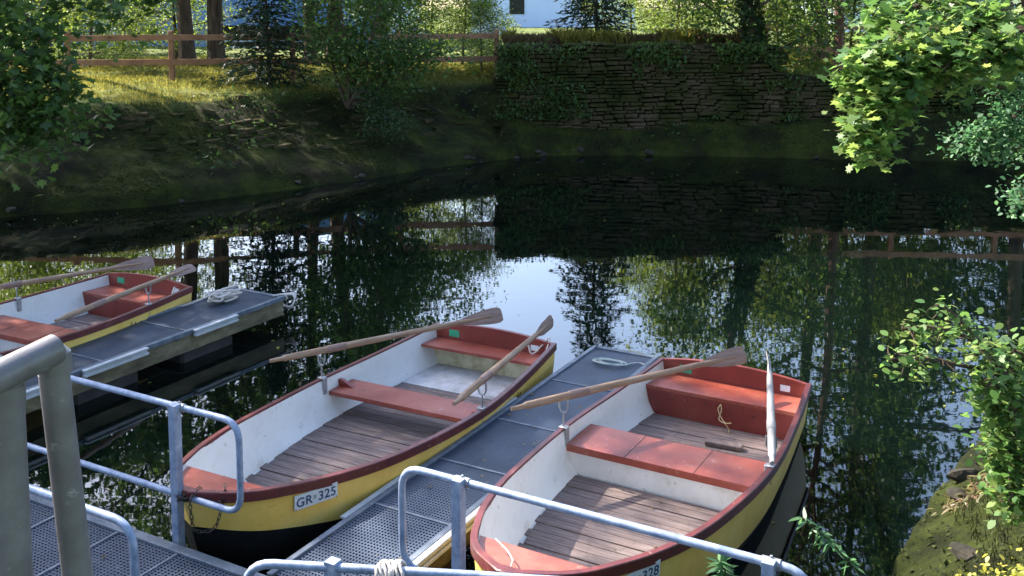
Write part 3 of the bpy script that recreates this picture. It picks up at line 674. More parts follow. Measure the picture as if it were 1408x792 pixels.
# ropes and chain
def coil(name,label,c,rad,n,mt,r=.008,h=.004,flat=.45,seed=1,tail=None,rot=0):
    q=random.Random(seed); pts=[]
    for k in range(n*10):
        a=k/10*2*math.pi; rr=rad*(.55+.45*abs(math.sin(a*.37+seed)))+q.uniform(-.012,.012)
        x=rr*math.cos(a); y=rr*flat*math.sin(a)+.02*math.sin(k*.31); pts.append((c[0]+x*math.cos(rot)-y*math.sin(rot),c[1]+x*math.sin(rot)+y*math.cos(rot),c[2]+r+h*k/10+q.uniform(0,.006)))
    if tail: pts+=tail
    m=MB(); m.tube(spline(pts,3),r,6); return tag(m.build(name,mt),label,'rope')
c=uv(8.35,-8.42,DZ); q=random.Random(21); pile=[]
for k in range(46):
    a=k*1.05; rr=.10+.09*math.sin(k*1.7)+q.uniform(-.03,.03); lx,ly=rr*1.25*math.cos(a)+.05*math.sin(k*.33),rr*.75*math.sin(a); pile.append((c.x+lx*math.cos(UA)-ly*math.sin(UA),c.y+lx*math.sin(UA)+ly*math.cos(UA),DZ+.012+.0022*k+q.uniform(0,.02)))
pile+=[tuple(uv(8.05,-8.62,DZ+.02)),tuple(uv(7.95,-8.75,DZ)),tuple(uv(8.0,-8.85,.42)),tuple(uv(8.12,-8.93,.50))]
m=MB(); m.tube(spline(pile,4),.0125,6); tag(m.build('coiled_rope',M['rope']),'thick pale rope heaped on the end of the left jetty','rope')
c=uv(8.62,-3.72,DZ+.002); coil('coiled_rope','thin greenish rope lying in loose loops on the end of the middle jetty',c,.17,3,M['greenrope'],.006,.002,.45,5,[tuple(uv(8.75,-3.5,DZ+.008)),tuple(uv(8.72,-3.4,DZ+.01))],R(-25))
m=MB()
for k in range(5):
    c=uv(8.90+.012*k,-8.0-.01*k,.28); m.tube(spline([c+Vector((0,0,.06)),c+Vector((.09+.006*k,.05,.055)),c+Vector((.13,.02,.0)),c+Vector((.09,-.03,-.06-.01*k)),c+Vector((.0,-.04,-.05))],5),.010,6)
m.tube(spline([uv(8.78,-8.05,DZ+.01),uv(8.88,-7.98,DZ+.01),uv(8.93,-7.96,.30)],5),.011,6)
tag(m.build('hanging_rope',M['rope']),'bundle of pale rope hanging off the far corner of the left jetty','rope')
def chain(pts,name,label):
    P=spline(pts,14); m=MB(); k=0; acc=0; last=P[0]; step=.026
    for i in range(1,len(P)):
        if (P[i]-last).length>=step:
            mid=(P[i]+last)/2; d=(P[i]-last).normalized(); s_=d.cross(Vector((0,0,1))) if abs(d.z)<.95 else d.cross(Vector((1,0,0))); s_.normalize(); u_=s_.cross(d)
            if k%2: s_,u_=u_,s_
            m.tube([mid+d*.019*math.cos(a)+s_*.010*math.sin(a) for a in np.linspace(0,2*math.pi,11)[:-1]],.0034,5,closed=True); last=P[i]; k+=1
    return tag(m.build(name,M['iron']),label,'chain')
bw=w2(B2,4.08,.0,.60); b2_=w2(B2,3.98,.14,.61)
pst=uv(4.38,-4.80,.62)
chain([w2(B2,4.02,.06,.665),w2(B2,4.125,.07,.64),w2(B2,4.125,.075,.50),w2(B2,4.12,.09,.435),w2(B2,4.07,.19,.44),w2(B2,4.03,.215,.52),w2(B2,3.98,.215,.645),w2(B2,3.92,.16,.675)],'mooring_chain','rusty chain draped in a loop over the bow of the plate GR 325 boat')
m=MB(); m.tube([pst+Vector((.042*math.cos(a),.042*math.sin(a),.01*math.sin(3*a))) for a in np.linspace(0,2*math.pi,13)[:-1]],.009,6,closed=True); m.tube([pst+Vector((.045*math.cos(a),.045*math.sin(a),.02+.01*math.sin(2*a))) for a in np.linspace(0,2*math.pi,13)[:-1]],.009,6,closed=True)
m.tube(spline([pst+Vector((.03,.02,.02)),w2(B2,4.15,.0,.64),w2(B2,4.02,.05,.675)],6),.004,6)
tag(m.build('mooring_line',M['iron']),'dark mooring line tied around the square railing post at the bow','rope')
m=MB(); m.tube(spline([w2(B3,3.80,-.22,.668),w2(B3,3.88,-.10,.672),w2(B3,3.96,-.02,.676),w2(B3,4.02,.01,.70),w2(B3,4.13,.02,.62)],8),.004,6); tag(m.build('mooring_line',M['rope']),'thin pale line lying on the bow deck of the nearest boat','rope')
m=MB(); m.tube(spline([w2(B2,.1,.42,.50),w2(B2,.12,.48,.40),w2(B2,.04,.55,.47),w2(B2,-.02,.60,.53),w2(B2,.12,.62,.42)],8),.008,6); tag(m.build('stern_line',M['rope']),'pale line hanging on the stern corner of the plate GR 325 boat','rope')
# ---------------------------------------------------------------- vegetation
def limb(p0,d0,L,r0,n,wob,q,droop=0):
    pts=[Vector(p0)]; d=Vector(d0).normalized(); rr=[r0]
    for i in range(n):
        d=(d+Vector((q.uniform(-1,1),q.uniform(-1,1),q.uniform(-1,1)))*wob+Vector((0,0,-droop))).normalized()
        pts.append(pts[-1]+d*(L/n)); rr.append(r0*(1-(i+1)/n*.8))
    return pts,rr
def tree_meshes(seed,H,r0,cb,cr,nl,leafn,lsize,spread=.42,lean=(0,0),wood='bark',leafm='leaf',tmpl=QUAD,up=.4,topr=.55):
    q=random.Random(seed); m=MB(); pts,rr=limb((0,0,-.3),(lean[0],lean[1],1),H*.92,r0,12,.045,q); rr[0]=r0*1.25
    m.tube(pts,rr,9); tips=[]
    for i in range(nl):
        f=cb+(1-cb)*(i/nl)**.85*.97; k=f*12; a=int(min(11,k)); p=pts[a].lerp(pts[a+1],k-a); ang=i*2.4+q.uniform(-.5,.5)
        rel=(f-cb)/(1-cb); ln=cr*(math.sin(math.pi*min(1,.22+rel*.78))**.7)*q.uniform(.75,1.15)+.4
        ps,r_=limb(p,(math.cos(ang),math.sin(ang),.25+.5*rel),ln,max(.02,r0*.38*(1-rel*.7)),6,.16,q,.02); m.tube(ps,r_,5)
        for j in range(2,7):
            tips.append((ps[j],.75+.12*j))
            for _ in range(2):
                s_,r2=limb(ps[j],Vector((q.uniform(-1,1),q.uniform(-1,1),q.uniform(-.35,.6))),ln*q.uniform(.22,.42),.014,3,.25,q,.05); m.tube(s_,[.014,.01,.007,.004],4); tips+= [(s_[2],1),(s_[3],1)]
    tr=np.array([tuple(t_[0]) for t_ in tips]); wt=np.array([t_[1] for t_ in tips]); wt*=rng.random(len(wt))**2.5+.03; wt/=wt.sum()
    pick=rng.choice(len(tr),leafn,p=wt); P=tr[pick]+rng.normal(size=(leafn,3))*np.array([1,1,.62])*spread*(.7+.6*rng.random((leafn,1)))
    me=scatter(tmpl,P,frames(leafn,up),lsize*rng.uniform(.6,1.3,leafn))
    return m,me,wood,leafm
def make_tree(name,label,loc,spec,rz=0,sc=1,group='trees around the pond',cat='tree'):
    m,me,wd,lm=spec; t=thing(name,label,cat,loc,rz,group); m.build('trunk',M[wd],t); link('crown',me,M[lm],t); t.scale=(sc,sc,sc); return t
def spruce_meshes(seed,H,r0,base,cr,nw,per,needles=30,nsize=.16,droop=.35):
    q=random.Random(seed); m=MB(); pts=[Vector((q.uniform(-.02,.02)*k,q.uniform(-.02,.02)*k,-.2+(H+.2)*k/10)) for k in range(11)]
    m.tube(pts,[r0*(1-.93*k/10) for k in range(11)],8); P=[];D=[]
    for i in range(nw):
        f=base+(1-base)*i/nw; z=H*f; rr=cr*(1-f)**.8*(1.15 if i else .8)+.08
        for k in range(per):
            a=2*math.pi*k/per+i*.7+q.uniform(-.3,.3); ln=rr*q.uniform(.7,1.15); n=max(4,int(ln/.16)); prev=None; ps=[]
            for j in range(n+1):
                s_=j/n; ps.append(Vector((ln*s_*math.cos(a),ln*s_*math.sin(a),z+.10*ln*s_-droop*ln*s_*s_*.9+.25*ln*max(0,s_-.7))))
            m.tube(ps,[.016*(1-.8*j/n)+.003 for j in range(n+1)],4)
            for j in range(1,n+1):
                d=(ps[j]-ps[j-1]).normalized(); side_=Vector((-d.y,d.x,0))
                for u in range(needles//6+2):
                    w_=.34*ln*(1-j/n)*.6+.06; P.append(tuple(ps[j]+side_*q.uniform(-w_,w_)+d*q.uniform(-.08,.08)+Vector((0,0,q.uniform(-.12,.02))))); D.append(tuple(d+side_*q.uniform(-.9,.9)+Vector((0,0,q.uniform(-.5,-.1)))))
    P=np.array(P);D=np.array(D); me=scatter(NEEDLE,P,frames(len(P),.6,D),nsize*rng.uniform(.7,1.3,len(P))); return m,me,'bark','needle'
specA=tree_meshes(1,17,.24,.24,4.2,34,21000,.16,.42)
specB=tree_meshes(2,15,.20,.14,3.6,32,22000,.16,.46)
specC=tree_meshes(3,9,.12,.12,3.0,30,13000,.13,.34,leafm='leafbright')
specD=tree_meshes(4,6.5,.09,.06,2.4,28,13000,.12,.36,leafm='leafbright')
specE=tree_meshes(5,16,.22,.28,3.2,26,9000,.16,.36,leafm='leaf')
spS=spruce_meshes(6,5.8,.07,.05,1.35,24,7,30,.17)
spT=spruce_meshes(7,15,.16,.16,2.6,40,7,24,.30,.45)
specF=tree_meshes(21,18,.2,.60,3.8,30,15000,.17,.45)  # bare trunk, high crown: shaped to shade the left bank but spare the grass
specs={'F':specF,'A':specA,'B':specB,'C':specC,'D':specD,'E':specE,'S':spS,'T':spT}
protos={}
def gz_(x,y): 
    z,_=hgt(np.array([x]),np.array([y])); return float(z[0])
def plant(kind,x,y,label,rz,sc,group,name,cat='tree',squash=1.0):
    z=gz_(x,y)-.05
    if kind not in protos: t=make_tree(name,label,(x,y,z),specs[kind],rz,sc,group,cat); protos[kind]=t
    else:
        t=copy_tree(protos[kind]); t.location=(x,y,z); t.rotation_euler=(0,0,rz); t.name=name; tag(t,label,cat,group)
    t.scale=(sc,sc,sc*squash); return t
G1='broadleaf trees behind the fence'; G2='dark trees on the right behind the pond'; G3='unseen shade trees added on the left bank'; G4='bright shrubs behind the pond'
TREES=[
 ('A',-9.62,30.2,'left stem of the thick pair of trunks behind the left fence',.2,1.0,G1),
 ('A',-8.82,30.4,'right stem of the thick pair of trunks behind the left fence',2.3,1.05,G1),
 ('B',-6.15,31.0,'thinner stem of the dark trunk pair behind the small spruce',.9,1.0,G1),
 ('A',-5.55,31.4,'thicker stem of the dark trunk pair behind the small spruce',4.1,1.0,G1),
 ('B',-3.9,31.8,'leafy tree behind the fence left of the end post',1.9,.75,G1),
 ('C',7.7,31.5,'bright green tree rising behind the right end of the tall wall',.3,1.0,G4),
 ('E',8.9,29.3,'dark tree behind the right fence next to the pine trunk',1.0,.95,G2),
 ('E',10.9,30.2,'dark tree behind the right fence above the maple branch',2.2,1.05,G2),
 ('E',14.6,29.0,'dark tree at the right edge beyond the fence',3.6,1.0,G2),
 ('E',19.0,27.0,'dark tree outside the right edge beyond the pond',.6,1.1,G2),
 ('T',17.5,33,'tall spruce far right beyond the pond',2.0,1.0,'spruces behind the pond'),
 ('S',2.45,29.5,'small spruce standing alone behind the tall wall',.5,.9,'small spruces'),
 ('S',-6.1,25.6,'small spruce in front of the left fence',1.5,.8,'small spruces'),
 ('D',-10.7,32.5,'bright shrub behind the left fence, left of the thick trunks',.5,.75,G4),
 ('D',-12.3,29.6,'bright shrub close behind the left fence',2.5,.6,G4),
 ('D',4.9,30.5,'bright shrub behind the middle of the tall wall',1.5,.62,G4),
 ('D',-3.3,29.8,'bright shrub behind the fence left of the end post',3.5,.62,G4),
 ('D',7.4,28.2,'bright shrub beside the ivy covered trunk',4.5,.5,G4),
 ('A',-13.5,19.5,'tall tree on the left bank outside the view, added to shade the boats',1.2,.95,G3),  # left-bank trees out of view, put in to keep sun off the boats
 ('B',-17.5,17.0,'unseen tall tree on the left bank, second from the water, added for shade',2.2,1.15,G3),
 ('D',-14.5,38,'bright shrub against the blue hall at the far left',1.5,.8,G4),
 ('D',-17.5,36,'bright shrub at the far left edge behind the fence',5.5,.9,G4),
 ('C',-20.5,40,'bright small tree at the far left in front of the blue hall',4.0,.8,G4),
 ('C',14,46,'bright distant tree beyond the right fence',3.0,.8,G4),
 ('D',-1.6,32.5,'bright leafy shrub left of the white house',2.6,0.55,G4),
 ('D',-0.9,30.2,'bright leafy shrub low beside the end post',3.9,0.38,G4),
 ('D',3.9,33.0,'bright leafy shrub right of the lone small spruce',5.2,0.5,G4),
 ('D',8.9,32.5,'bright leafy shrub behind the ivy covered trunk',6.5,0.75,G4),
 ('D',10.2,30.8,'bright leafy shrub behind the right fence by the pine trunk',7.8,0.6,G4),
 ('D',12.4,31.5,'bright leafy shrub behind the right fence under the dark tree',9.1,0.8,G4),
 ('D',14.5,33.5,'bright leafy shrub beyond the right fence at the maple',10.4,0.8,G4),
 ('D',16.8,31,'bright leafy shrub at the right edge beyond the fence',11.7,0.8,G4),
 ('D',-15.6,34,'bright leafy shrub at the left in front of the blue hall',14.3,0.85,G4),
 ('D',-2.9,36,'bright leafy shrub beyond the leaning shrub',15.6,0.6,G4),
 ('D',6.0,35,'bright leafy shrub beyond the right end of the tall wall',16.9,0.7,G4),
 ('A',-17.0,12.0,'unseen tall tree on the left shore level with the jetties, added for shade',3.1,1.0,G3),  # also unseen, put in to block sun from the boats
 ('A',-15.0,23.0,'tall tree at the left end of the fence outside the view, added to shade the bank',1.4,.85,G3),  # this and the following left trees: occluders added to darken the mossy bank
 ('A',-18.5,25.5,'tall tree farther left beyond the end of the fence, added to shade the bank',2.4,.9,G3),
 ('F',-16.5,27.2,'high crowned tree outside the view left of the fence, added to shade the bank',3.5,.85,G3),
 ('F',-15.8,29.3,'tall high crowned tree beyond the far left end of the fence, added to shade the bank',.5,1.0,G3),
 ('T',13.0,34,'tall spruce behind the maple branch at the right',1.0,1.0,'spruces behind the pond'),
 ('A',-9,-7,'unseen tall tree behind the viewpoint on the left, added for shade',.7,1.1,'unseen shade trees added around the viewpoint'),  # unseen row added to cut sky light on the boats and far bank
 ('A',-2.5,-9,'unseen tall tree straight behind the viewpoint, added for shade',2.7,1.15,'unseen shade trees added around the viewpoint'),
 ('A',4.5,-8,'unseen tall tree behind the viewpoint on the right, added for shade',4.7,1.1,'unseen shade trees added around the viewpoint'),
 ('A',11,-4,'unseen tall tree on the near right shore, added for shade',1.9,1.1,'unseen shade trees added around the viewpoint'),
 ('A',14,4,'unseen tall tree on the right shore beyond the maple, added for shade',5.7,1.0,'unseen shade trees added around the viewpoint'),
 ('A',-14,-1,'unseen tall tree on the near left shore, added for shade',3.3,1.1,'unseen shade trees added around the viewpoint'),
 ('A',1.5,-6.5,'unseen tall tree close behind the viewpoint, its crown over the walkway, added for shade',5.3,1.0,'unseen shade trees added around the viewpoint'),
]
NM={'F':'broadleaf_tree','A':'broadleaf_tree','B':'broadleaf_tree','C':'small_tree','D':'shrub','E':'broadleaf_tree','S':'small_spruce','T':'spruce_tree'}
CT={'F':'tree','A':'tree','B':'tree','C':'tree','D':'shrub','E':'tree','S':'spruce','T':'spruce'}
for k,x,y,lb,rz,sc,g in TREES: plant(k,x,y,lb,rz,sc,g,NM[k],CT[k])

# pine on the ledge: bare reddish trunk, crown high above
sp=tree_meshes(11,15,.15,.38,2.8,22,9000,.16,.4,wood='barkred',leafm='leafdark')
zz=.9; make_tree('pine_tree','slender reddish trunk rising from the ledge left of the maple branch',(8.35,25.95,zz),sp,0,1,G2)
# leaning trunk wrapped in ivy at the wall's right end
t=thing('ivy_tree','crooked trunk wrapped in ivy at the right end of the tall wall','tree',(6.35,26.3,1.2))
q=random.Random(4); m=MB(); P=spline([(0,0,-.4),(.02,0,.6),(-.05,0,1.5),(-.25,.1,2.6),(-.5,.2,4.0),(-.4,.4,6.5),(-.1,.5,9)],5); m.tube(P,[.17-.10*i/len(P) for i in range(len(P))],9)
brs=[]
for i,(z,dx,dy) in enumerate([(8,1,.2),(11,-1,.3),(14,.6,-.6),(18,-.7,.5),(22,.8,.4),(26,-.5,-.6),(28,.4,.6)]):
    ps,rr=limb(P[min(z,len(P)-1)],(dx,dy,.5),2.4,.05,6,.2,q); m.tube(ps,rr,5); brs+=ps[2:]
m.build('trunk',M['bark'],t)
tp=np.array([tuple(p) for p in P]); n=5000; pk=rng.integers(0,20,n); a=rng.uniform(0,2*np.pi,n); rr=.20+rng.random(n)*.12
Pp=tp[pk]+np.stack([np.cos(a)*rr,np.sin(a)*rr,rng.normal(size=n)*.12],1); link('ivy',scatter(QUAD,Pp,frames(n,.1),.11*rng.uniform(.6,1.2,n)),M['leafdark'],t)
bp=np.array([tuple(p) for p in brs]); n=9000; Pp=bp[rng.integers(0,len(bp),n)]+rng.normal(size=(n,3))*.45; link('crown',scatter(QUAD,Pp,frames(n,.4),.13*rng.uniform(.6,1.3,n)),M['leaf'],t)

# multi-stem shrub leaning over the bank in front of the fence
def spray(name,label,base,stems,leafn,lsize,leafm,tmpl=QUAD,spread=.3,cat='shrub',r0=.05,wood='bark',up=.4,cull=1,group=None,wob=.16):
    t=thing(name,label,cat,base,0,group); q=random.Random(hash(label)%1000 if False else len(label)); m=MB(); tips=[]
    for dx,dy,dz,L in stems:
        ps,rr=limb((0,0,-.15),(dx,dy,dz),L,r0,8,wob,q); m.tube(ps,rr,6)
        for j in range(3,9):
            tips.append(ps[j])
            for _ in range(2):
                s_,_r=limb(ps[j],(q.uniform(-1,1),q.uniform(-1,1),q.uniform(-.3,.5)),L*q.uniform(.15,.35),.012,3,.25,q,.06); m.tube(s_,[.012,.009,.006,.004],4); tips+=s_[1:]
    m.build('stems',M[wood],t); tr=np.array([tuple(p) for p in tips]); P=tr[rng.integers(0,len(tr),leafn)]+rng.normal(size=(leafn,3))*spread*np.array([1,1,.7])
    link('foliage',scatter(tmpl,P,frames(leafn,up),lsize*rng.uniform(.6,1.3,leafn)),M[leafm],t); return t
spray('leaning_shrub','tall many stemmed shrub leaning over the mossy bank in front of the fence',(-3.95,24.4,1.45),[(.1,-.1,1,3.2),(.45,-.1,1,3.4),(-.3,.1,1,2.8),(.7,0,.9,2.6),(.9,.1,.75,2.6),(.2,.2,1,3)],9000,.11,'leaf',spread=.3,r0=.06)
spray('weeping_shrub','drooping dark green shrub hanging down the bank beside the leaning shrub',(-3.1,24.0,1.35),[(.3,-.6,-.1,1.1),(0,-.7,-.2,1.3),(-.3,-.5,.3,.9)],2200,.08,'leafdark',spread=.15,r0=.02,up=0)

# tree outside the left edge whose low branches hang into the picture
def hanging(name,label,base,height,r0,limbs,leafn,lsize,leafm,tmpl,spread,wood='bark',up=.5,crown=None,cat='tree',tw=(.2,.5),lr=.05):
    t=thing(name,label,cat,base); b_=Vector(base); q=random.Random(len(name)+len(label)); m=MB()
    P=[Vector((.05*math.sin(k),.05*math.cos(k*1.3),-.4+(height+.4)*k/8)) for k in range(9)]; m.tube(P,[r0*(1-.6*k/8) for k in range(9)],10); tips=[]
    for sp_,wgt in limbs:
        ps=spline([Vector(p)-b_ for p in sp_],5); n=len(ps); m.tube(ps,[lr*(1-.9*i/n)*(1 if len(sp_)>2 else .6)+.004 for i in range(n)],6)
        for i in range(int(n*.35),n):
            tips+=[ps[i]]*wgt
            for _ in range(2):
                s_,_r=limb(ps[i],(q.uniform(-1,1),q.uniform(-1,1),q.uniform(-.8,.4)),q.uniform(*tw),.006,3,.2,q,.1); m.tube(s_,[.005,.004,.003,.002],4); tips+=s_[1:]*max(1,wgt//2)
    m.build('trunk',M[wood],t); tr=np.array([tuple(p) for p in tips]); Pp=tr[rng.integers(0,len(tr),leafn)]+rng.normal(size=(leafn,3))*spread
    if crown:
        nC,rC=crown; c=rng.normal(size=(nC,3)); c/=np.linalg.norm(c,axis=1)[:,None]; c*=rC*(rng.random((nC,1))**.4); cl=np.floor(c*1.1)/1.1; c=cl+ (c-cl)*.75; c[:,2]=c[:,2]*.8+height; Pp=np.concatenate([Pp,c])
    n=len(Pp); link('crown',scatter(tmpl,Pp,frames(n,up),lsize*rng.uniform(.45,1.3,n)),M[leafm],t); return t
B_=Vector((-11.6,18.6,1.3))
hanging('broadleaf_tree','dark leafy tree at the left edge with low branches over the water',tuple(B_),9,.2,
 [([B_+Vector((0,0,4)),at(-60,-40,17),at(20,10,16.5),at(70,60,16)],3),([B_+Vector((0,0,3)),at(-60,60,16),at(20,110,15.5),at(45,150,15.3),at(38,185,15.2)],3),
  ([B_+Vector((0,0,3.5)),at(-50,20,16.5),at(30,70,16),at(75,110,15.8),at(85,150,15.6)],2),([B_+Vector((0,0,2.6)),at(-60,120,16),at(-5,150,15.6),at(30,165,15.5)],2),
  ([B_+Vector((0,0,5)),at(0,-60,17),at(90,-30,17),at(160,5,17)],2),([B_+Vector((0,0,5)),at(40,-60,18),at(170,-40,18),at(225,-5,18)],1)],
 4200,.13,'leaf',MAPLE,.16,crown=(7000,3.6),tw=(.2,.9))
B_=Vector((6.6,7.4,1.6))
ml=[([B_+Vector((0,0,3.2)),at(1430,-40,8.0),at(1360,20,7.6),at(1290,62,7.3),at(1225,95,7.1),at(1172,112,7.0)],4),
 ([at(1350,30,7.6),at(1290,80,7.2),at(1245,115,7.0),at(1212,148,6.9),at(1190,178,6.85),at(1200,200,6.8)],3),
 ([at(1410,-20,8.0),at(1320,-5,7.8),at(1250,12,7.6),at(1215,30,7.5)],3),([at(1390,0,7.9),at(1360,50,7.4),at(1400,80,7.2)],3),
 ([at(1330,55,7.3),at(1295,100,7.0)],2),([at(1310,60,7.3),at(1245,70,7.1),at(1185,82,7.0)],3),([at(1400,60,7.6),at(1350,85,7.2),at(1290,92,7.1)],3)]
hanging('maple_tree','bright green maple reaching in from the right edge, leaves down to the waterline',tuple(B_),6,.18,ml,3000,.080,'leafmaple',MAPLE,.085,up=.9,crown=(2500,2.2),tw=(.06,.22),lr=.03)
B_=Vector((5.9,8.9,1.4))
hanging('overhanging_bush','blue green small leaved branch hanging at the right edge under the maple',tuple(B_),3.4,.09,
 [([B_+Vector((0,0,2.6)),at(1450,60,8),at(1430,110,7.7),at(1400,155,7.5),at(1362,185,7.4),at(1335,198,7.4)],4),([at(1440,60,8),at(1400,90,7.6),at(1370,130,7.5)],3),([at(1430,100,8),at(1420,170,7.6),at(1400,205,7.5)],3),([B_+Vector((0,0,2.0)),at(1450,250,7.8),at(1420,264,7.7),at(1400,270,7.7)],1)],
 3600,.045,'leafbush',OVAL,.06,up=.5,tw=(.05,.2),lr=.025)
# bush on the near right bank
B_=Vector((2.75,4.55,1.15))
hanging('riverside_bush','light green bush growing on the near right bank, twig tips reaching over the water',tuple(B_),.5,.03,
 [([B_,at(1420,560,4.9),at(1370,500,4.9),at(1330,450,4.95),at(1295,418,5)],3),([B_,at(1400,540,4.9),at(1310,500,4.8),at(1255,492,4.8),at(1222,494,4.8)],2),
  ([B_,at(1400,520,5),at(1340,470,5),at(1285,450,5),at(1240,452,5)],2),([B_,at(1400,600,4.9),at(1372,560,4.8),at(1352,545,4.8)],5),([B_,at(1410,640,4.9),at(1385,620,4.8),at(1372,600,4.8)],6),
  ([B_,at(1415,600,4.9),at(1395,560,4.8),at(1375,530,4.8)],6),([B_,at(1415,660,4.9),at(1390,650,4.8),at(1375,640,4.8)],5),([B_,at(1440,560,5),at(1410,500,5),at(1395,480,5)],4),([B_,at(1425,700,4.8),at(1400,690,4.7),at(1385,672,4.7)],6),([B_,at(1425,620,4.9),at(1400,570,4.75),at(1362,520,4.7)],6),([B_,at(1425,580,4.9),at(1385,520,4.8),at(1345,480,4.8)],5)],
 2700,.048,'leafmaple',OVAL,.045,up=.9,cat='bush',tw=(.03,.14),lr=.010)
for lb,b0,pts in (('grey green sprig standing in the water right of the nearest boat',(2.05,5.95,0),[at(1185,800,5.6),at(1160,765,5.6),at(1130,735,5.6),at(1103,712,5.6)]),('small grey green sprig beside the round railing corner',(1.35,5.2,0),[at(1010,812,5.4),at(1000,790,5.4),at(990,772,5.4)])):
    t=thing('willow_sprig',lb,'plant',b0,0,'grey green sprigs'); m=MB(); ps=spline([Vector(b0)+Vector((0,0,.02))]+pts,5); ps=[p-Vector(b0) for p in ps]; m.tube(ps,[.006*(1-.7*i/len(ps)) for i in range(len(ps))],5); m.build('stem',M['bark'],t)
    k=np.array([tuple(p) for p in ps[8:]]); n=60; P=k[rng.integers(0,len(k),n)]; D=rng.normal(size=(n,3))*.7+np.array([0,0,-.5]); link('leaves',scatter(LANCE,P,frames(n,.5,D),.10*rng.uniform(.6,1.1,n)),M['leafbush'],t)

# grass, moss, ground cover
def on_ground(n,x0,x1,y0,y1,cond):
    X=rng.uniform(x0,x1,n); Y=rng.uniform(y0,y1,n); Z,D=hgt(X,Y); k=cond(X,Y,Z,D); return X[k],Y[k],Z[k],D[k]
def blades(name,sets,mt,size,w=1):
    P=np.concatenate([np.stack(s[:3],1) for s in sets]); n=len(P); a=rng.uniform(0,2*np.pi,n); c,s_=np.cos(a),np.sin(a); tl=rng.normal(size=(n,2))*.25
    Rm=np.zeros((n,3,3)); Rm[:,0,0]=c;Rm[:,1,0]=s_;Rm[:,0,1]=-s_;Rm[:,1,1]=c;Rm[:,0,2]=tl[:,0];Rm[:,1,2]=tl[:,1];Rm[:,2,2]=1
    S=size*rng.uniform(.5,1.4,n); return tag(link(name,scatter(BLADE,P,Rm,np.stack([S*w,S,S],1)),mt),kind='stuff')
g1=on_ground(120000,-17,-.5,22,34,lambda X,Y,Z,D:(Z>1.55)&(D>2.6)&(rng.random(len(X))<.25+vnoise(X,Y,1.1,4)))
g2=on_ground(30000,-.3,14,26,34,lambda X,Y,Z,D:(Z>2.0)&(D>1.6))
o=blades('grass',[g1,g2],M['grass'],.065,2.6); tag(o,'short sunlit grass on top of the left bank and behind the wall','grass')
g3=on_ground(9000,-.2,6.6,26.5,27.8,lambda X,Y,Z,D:(Z>2.3)&(vnoise(X,Y,1.3,8)>.35)); o=blades('tall_grass',[g3],M['drygrass'],.22,.9); tag(o,'tall reddish and green grass along the top of the stone wall','grass')
g3=on_ground(14000,-.2,6.6,26.5,27.6,lambda X,Y,Z,D:(Z>2.3)&(vnoise(X,Y,1.0,5)>.5)); o=blades('weeds',[g3],M['grass'],.30,1.1); tag(o,'green weeds along the top of the stone wall','weeds')
gm=on_ground(300000,-14,15,16,28,lambda X,Y,Z,D:(D>.05)&(D<3.6)&(Z<1.75)&(vnoise(X,Y,.8,12)+.25*vnoise(X,Y,4,2)>.42)); n=len(gm[0])
o=link('moss',scatter(QUAD,np.stack(gm[:3],1)+[0,0,.01],frames(n,.9),.042*rng.uniform(.5,1.4,n)),M['moss']); tag(o,'dark moss and low creepers on the far bank','moss',kind='stuff')
gw=on_ground(14000,-16,15,16,28,lambda X,Y,Z,D:(D>.2)&(D<4.2)&(vnoise(X,Y,.6,22)>.62)); n=len(gw[0])
o=link('ground_cover',scatter(QUAD,np.stack(gw[:3],1)+[0,0,.05]+rng.normal(size=(n,3))*.06,frames(n,.4),.12*rng.uniform(.5,1.3,n)),M['leaf']); tag(o,'patches of leafy weeds scattered over the far bank','weeds',kind='stuff')
gn=on_ground(70000,1.5,9,2.6,14,lambda X,Y,Z,D:(D>.25)&(D<4)&(vnoise(X,Y,2.2,3)>.3)); o=blades('bank_grass',[gn],M['moss'],.05,1.6); tag(o,'short yellow green grass on the near right bank','grass')
gn=on_ground(26000,1.5,9,2.6,14,lambda X,Y,Z,D:(D>.02)&(D<2.5)); n=len(gn[0]); o=link('bank_moss',scatter(QUAD,np.stack(gn[:3],1)+[0,0,.01],frames(n,.8),.035*rng.uniform(.5,1.4,n)),M['moss']); tag(o,'olive moss on the near right bank','moss',kind='stuff')

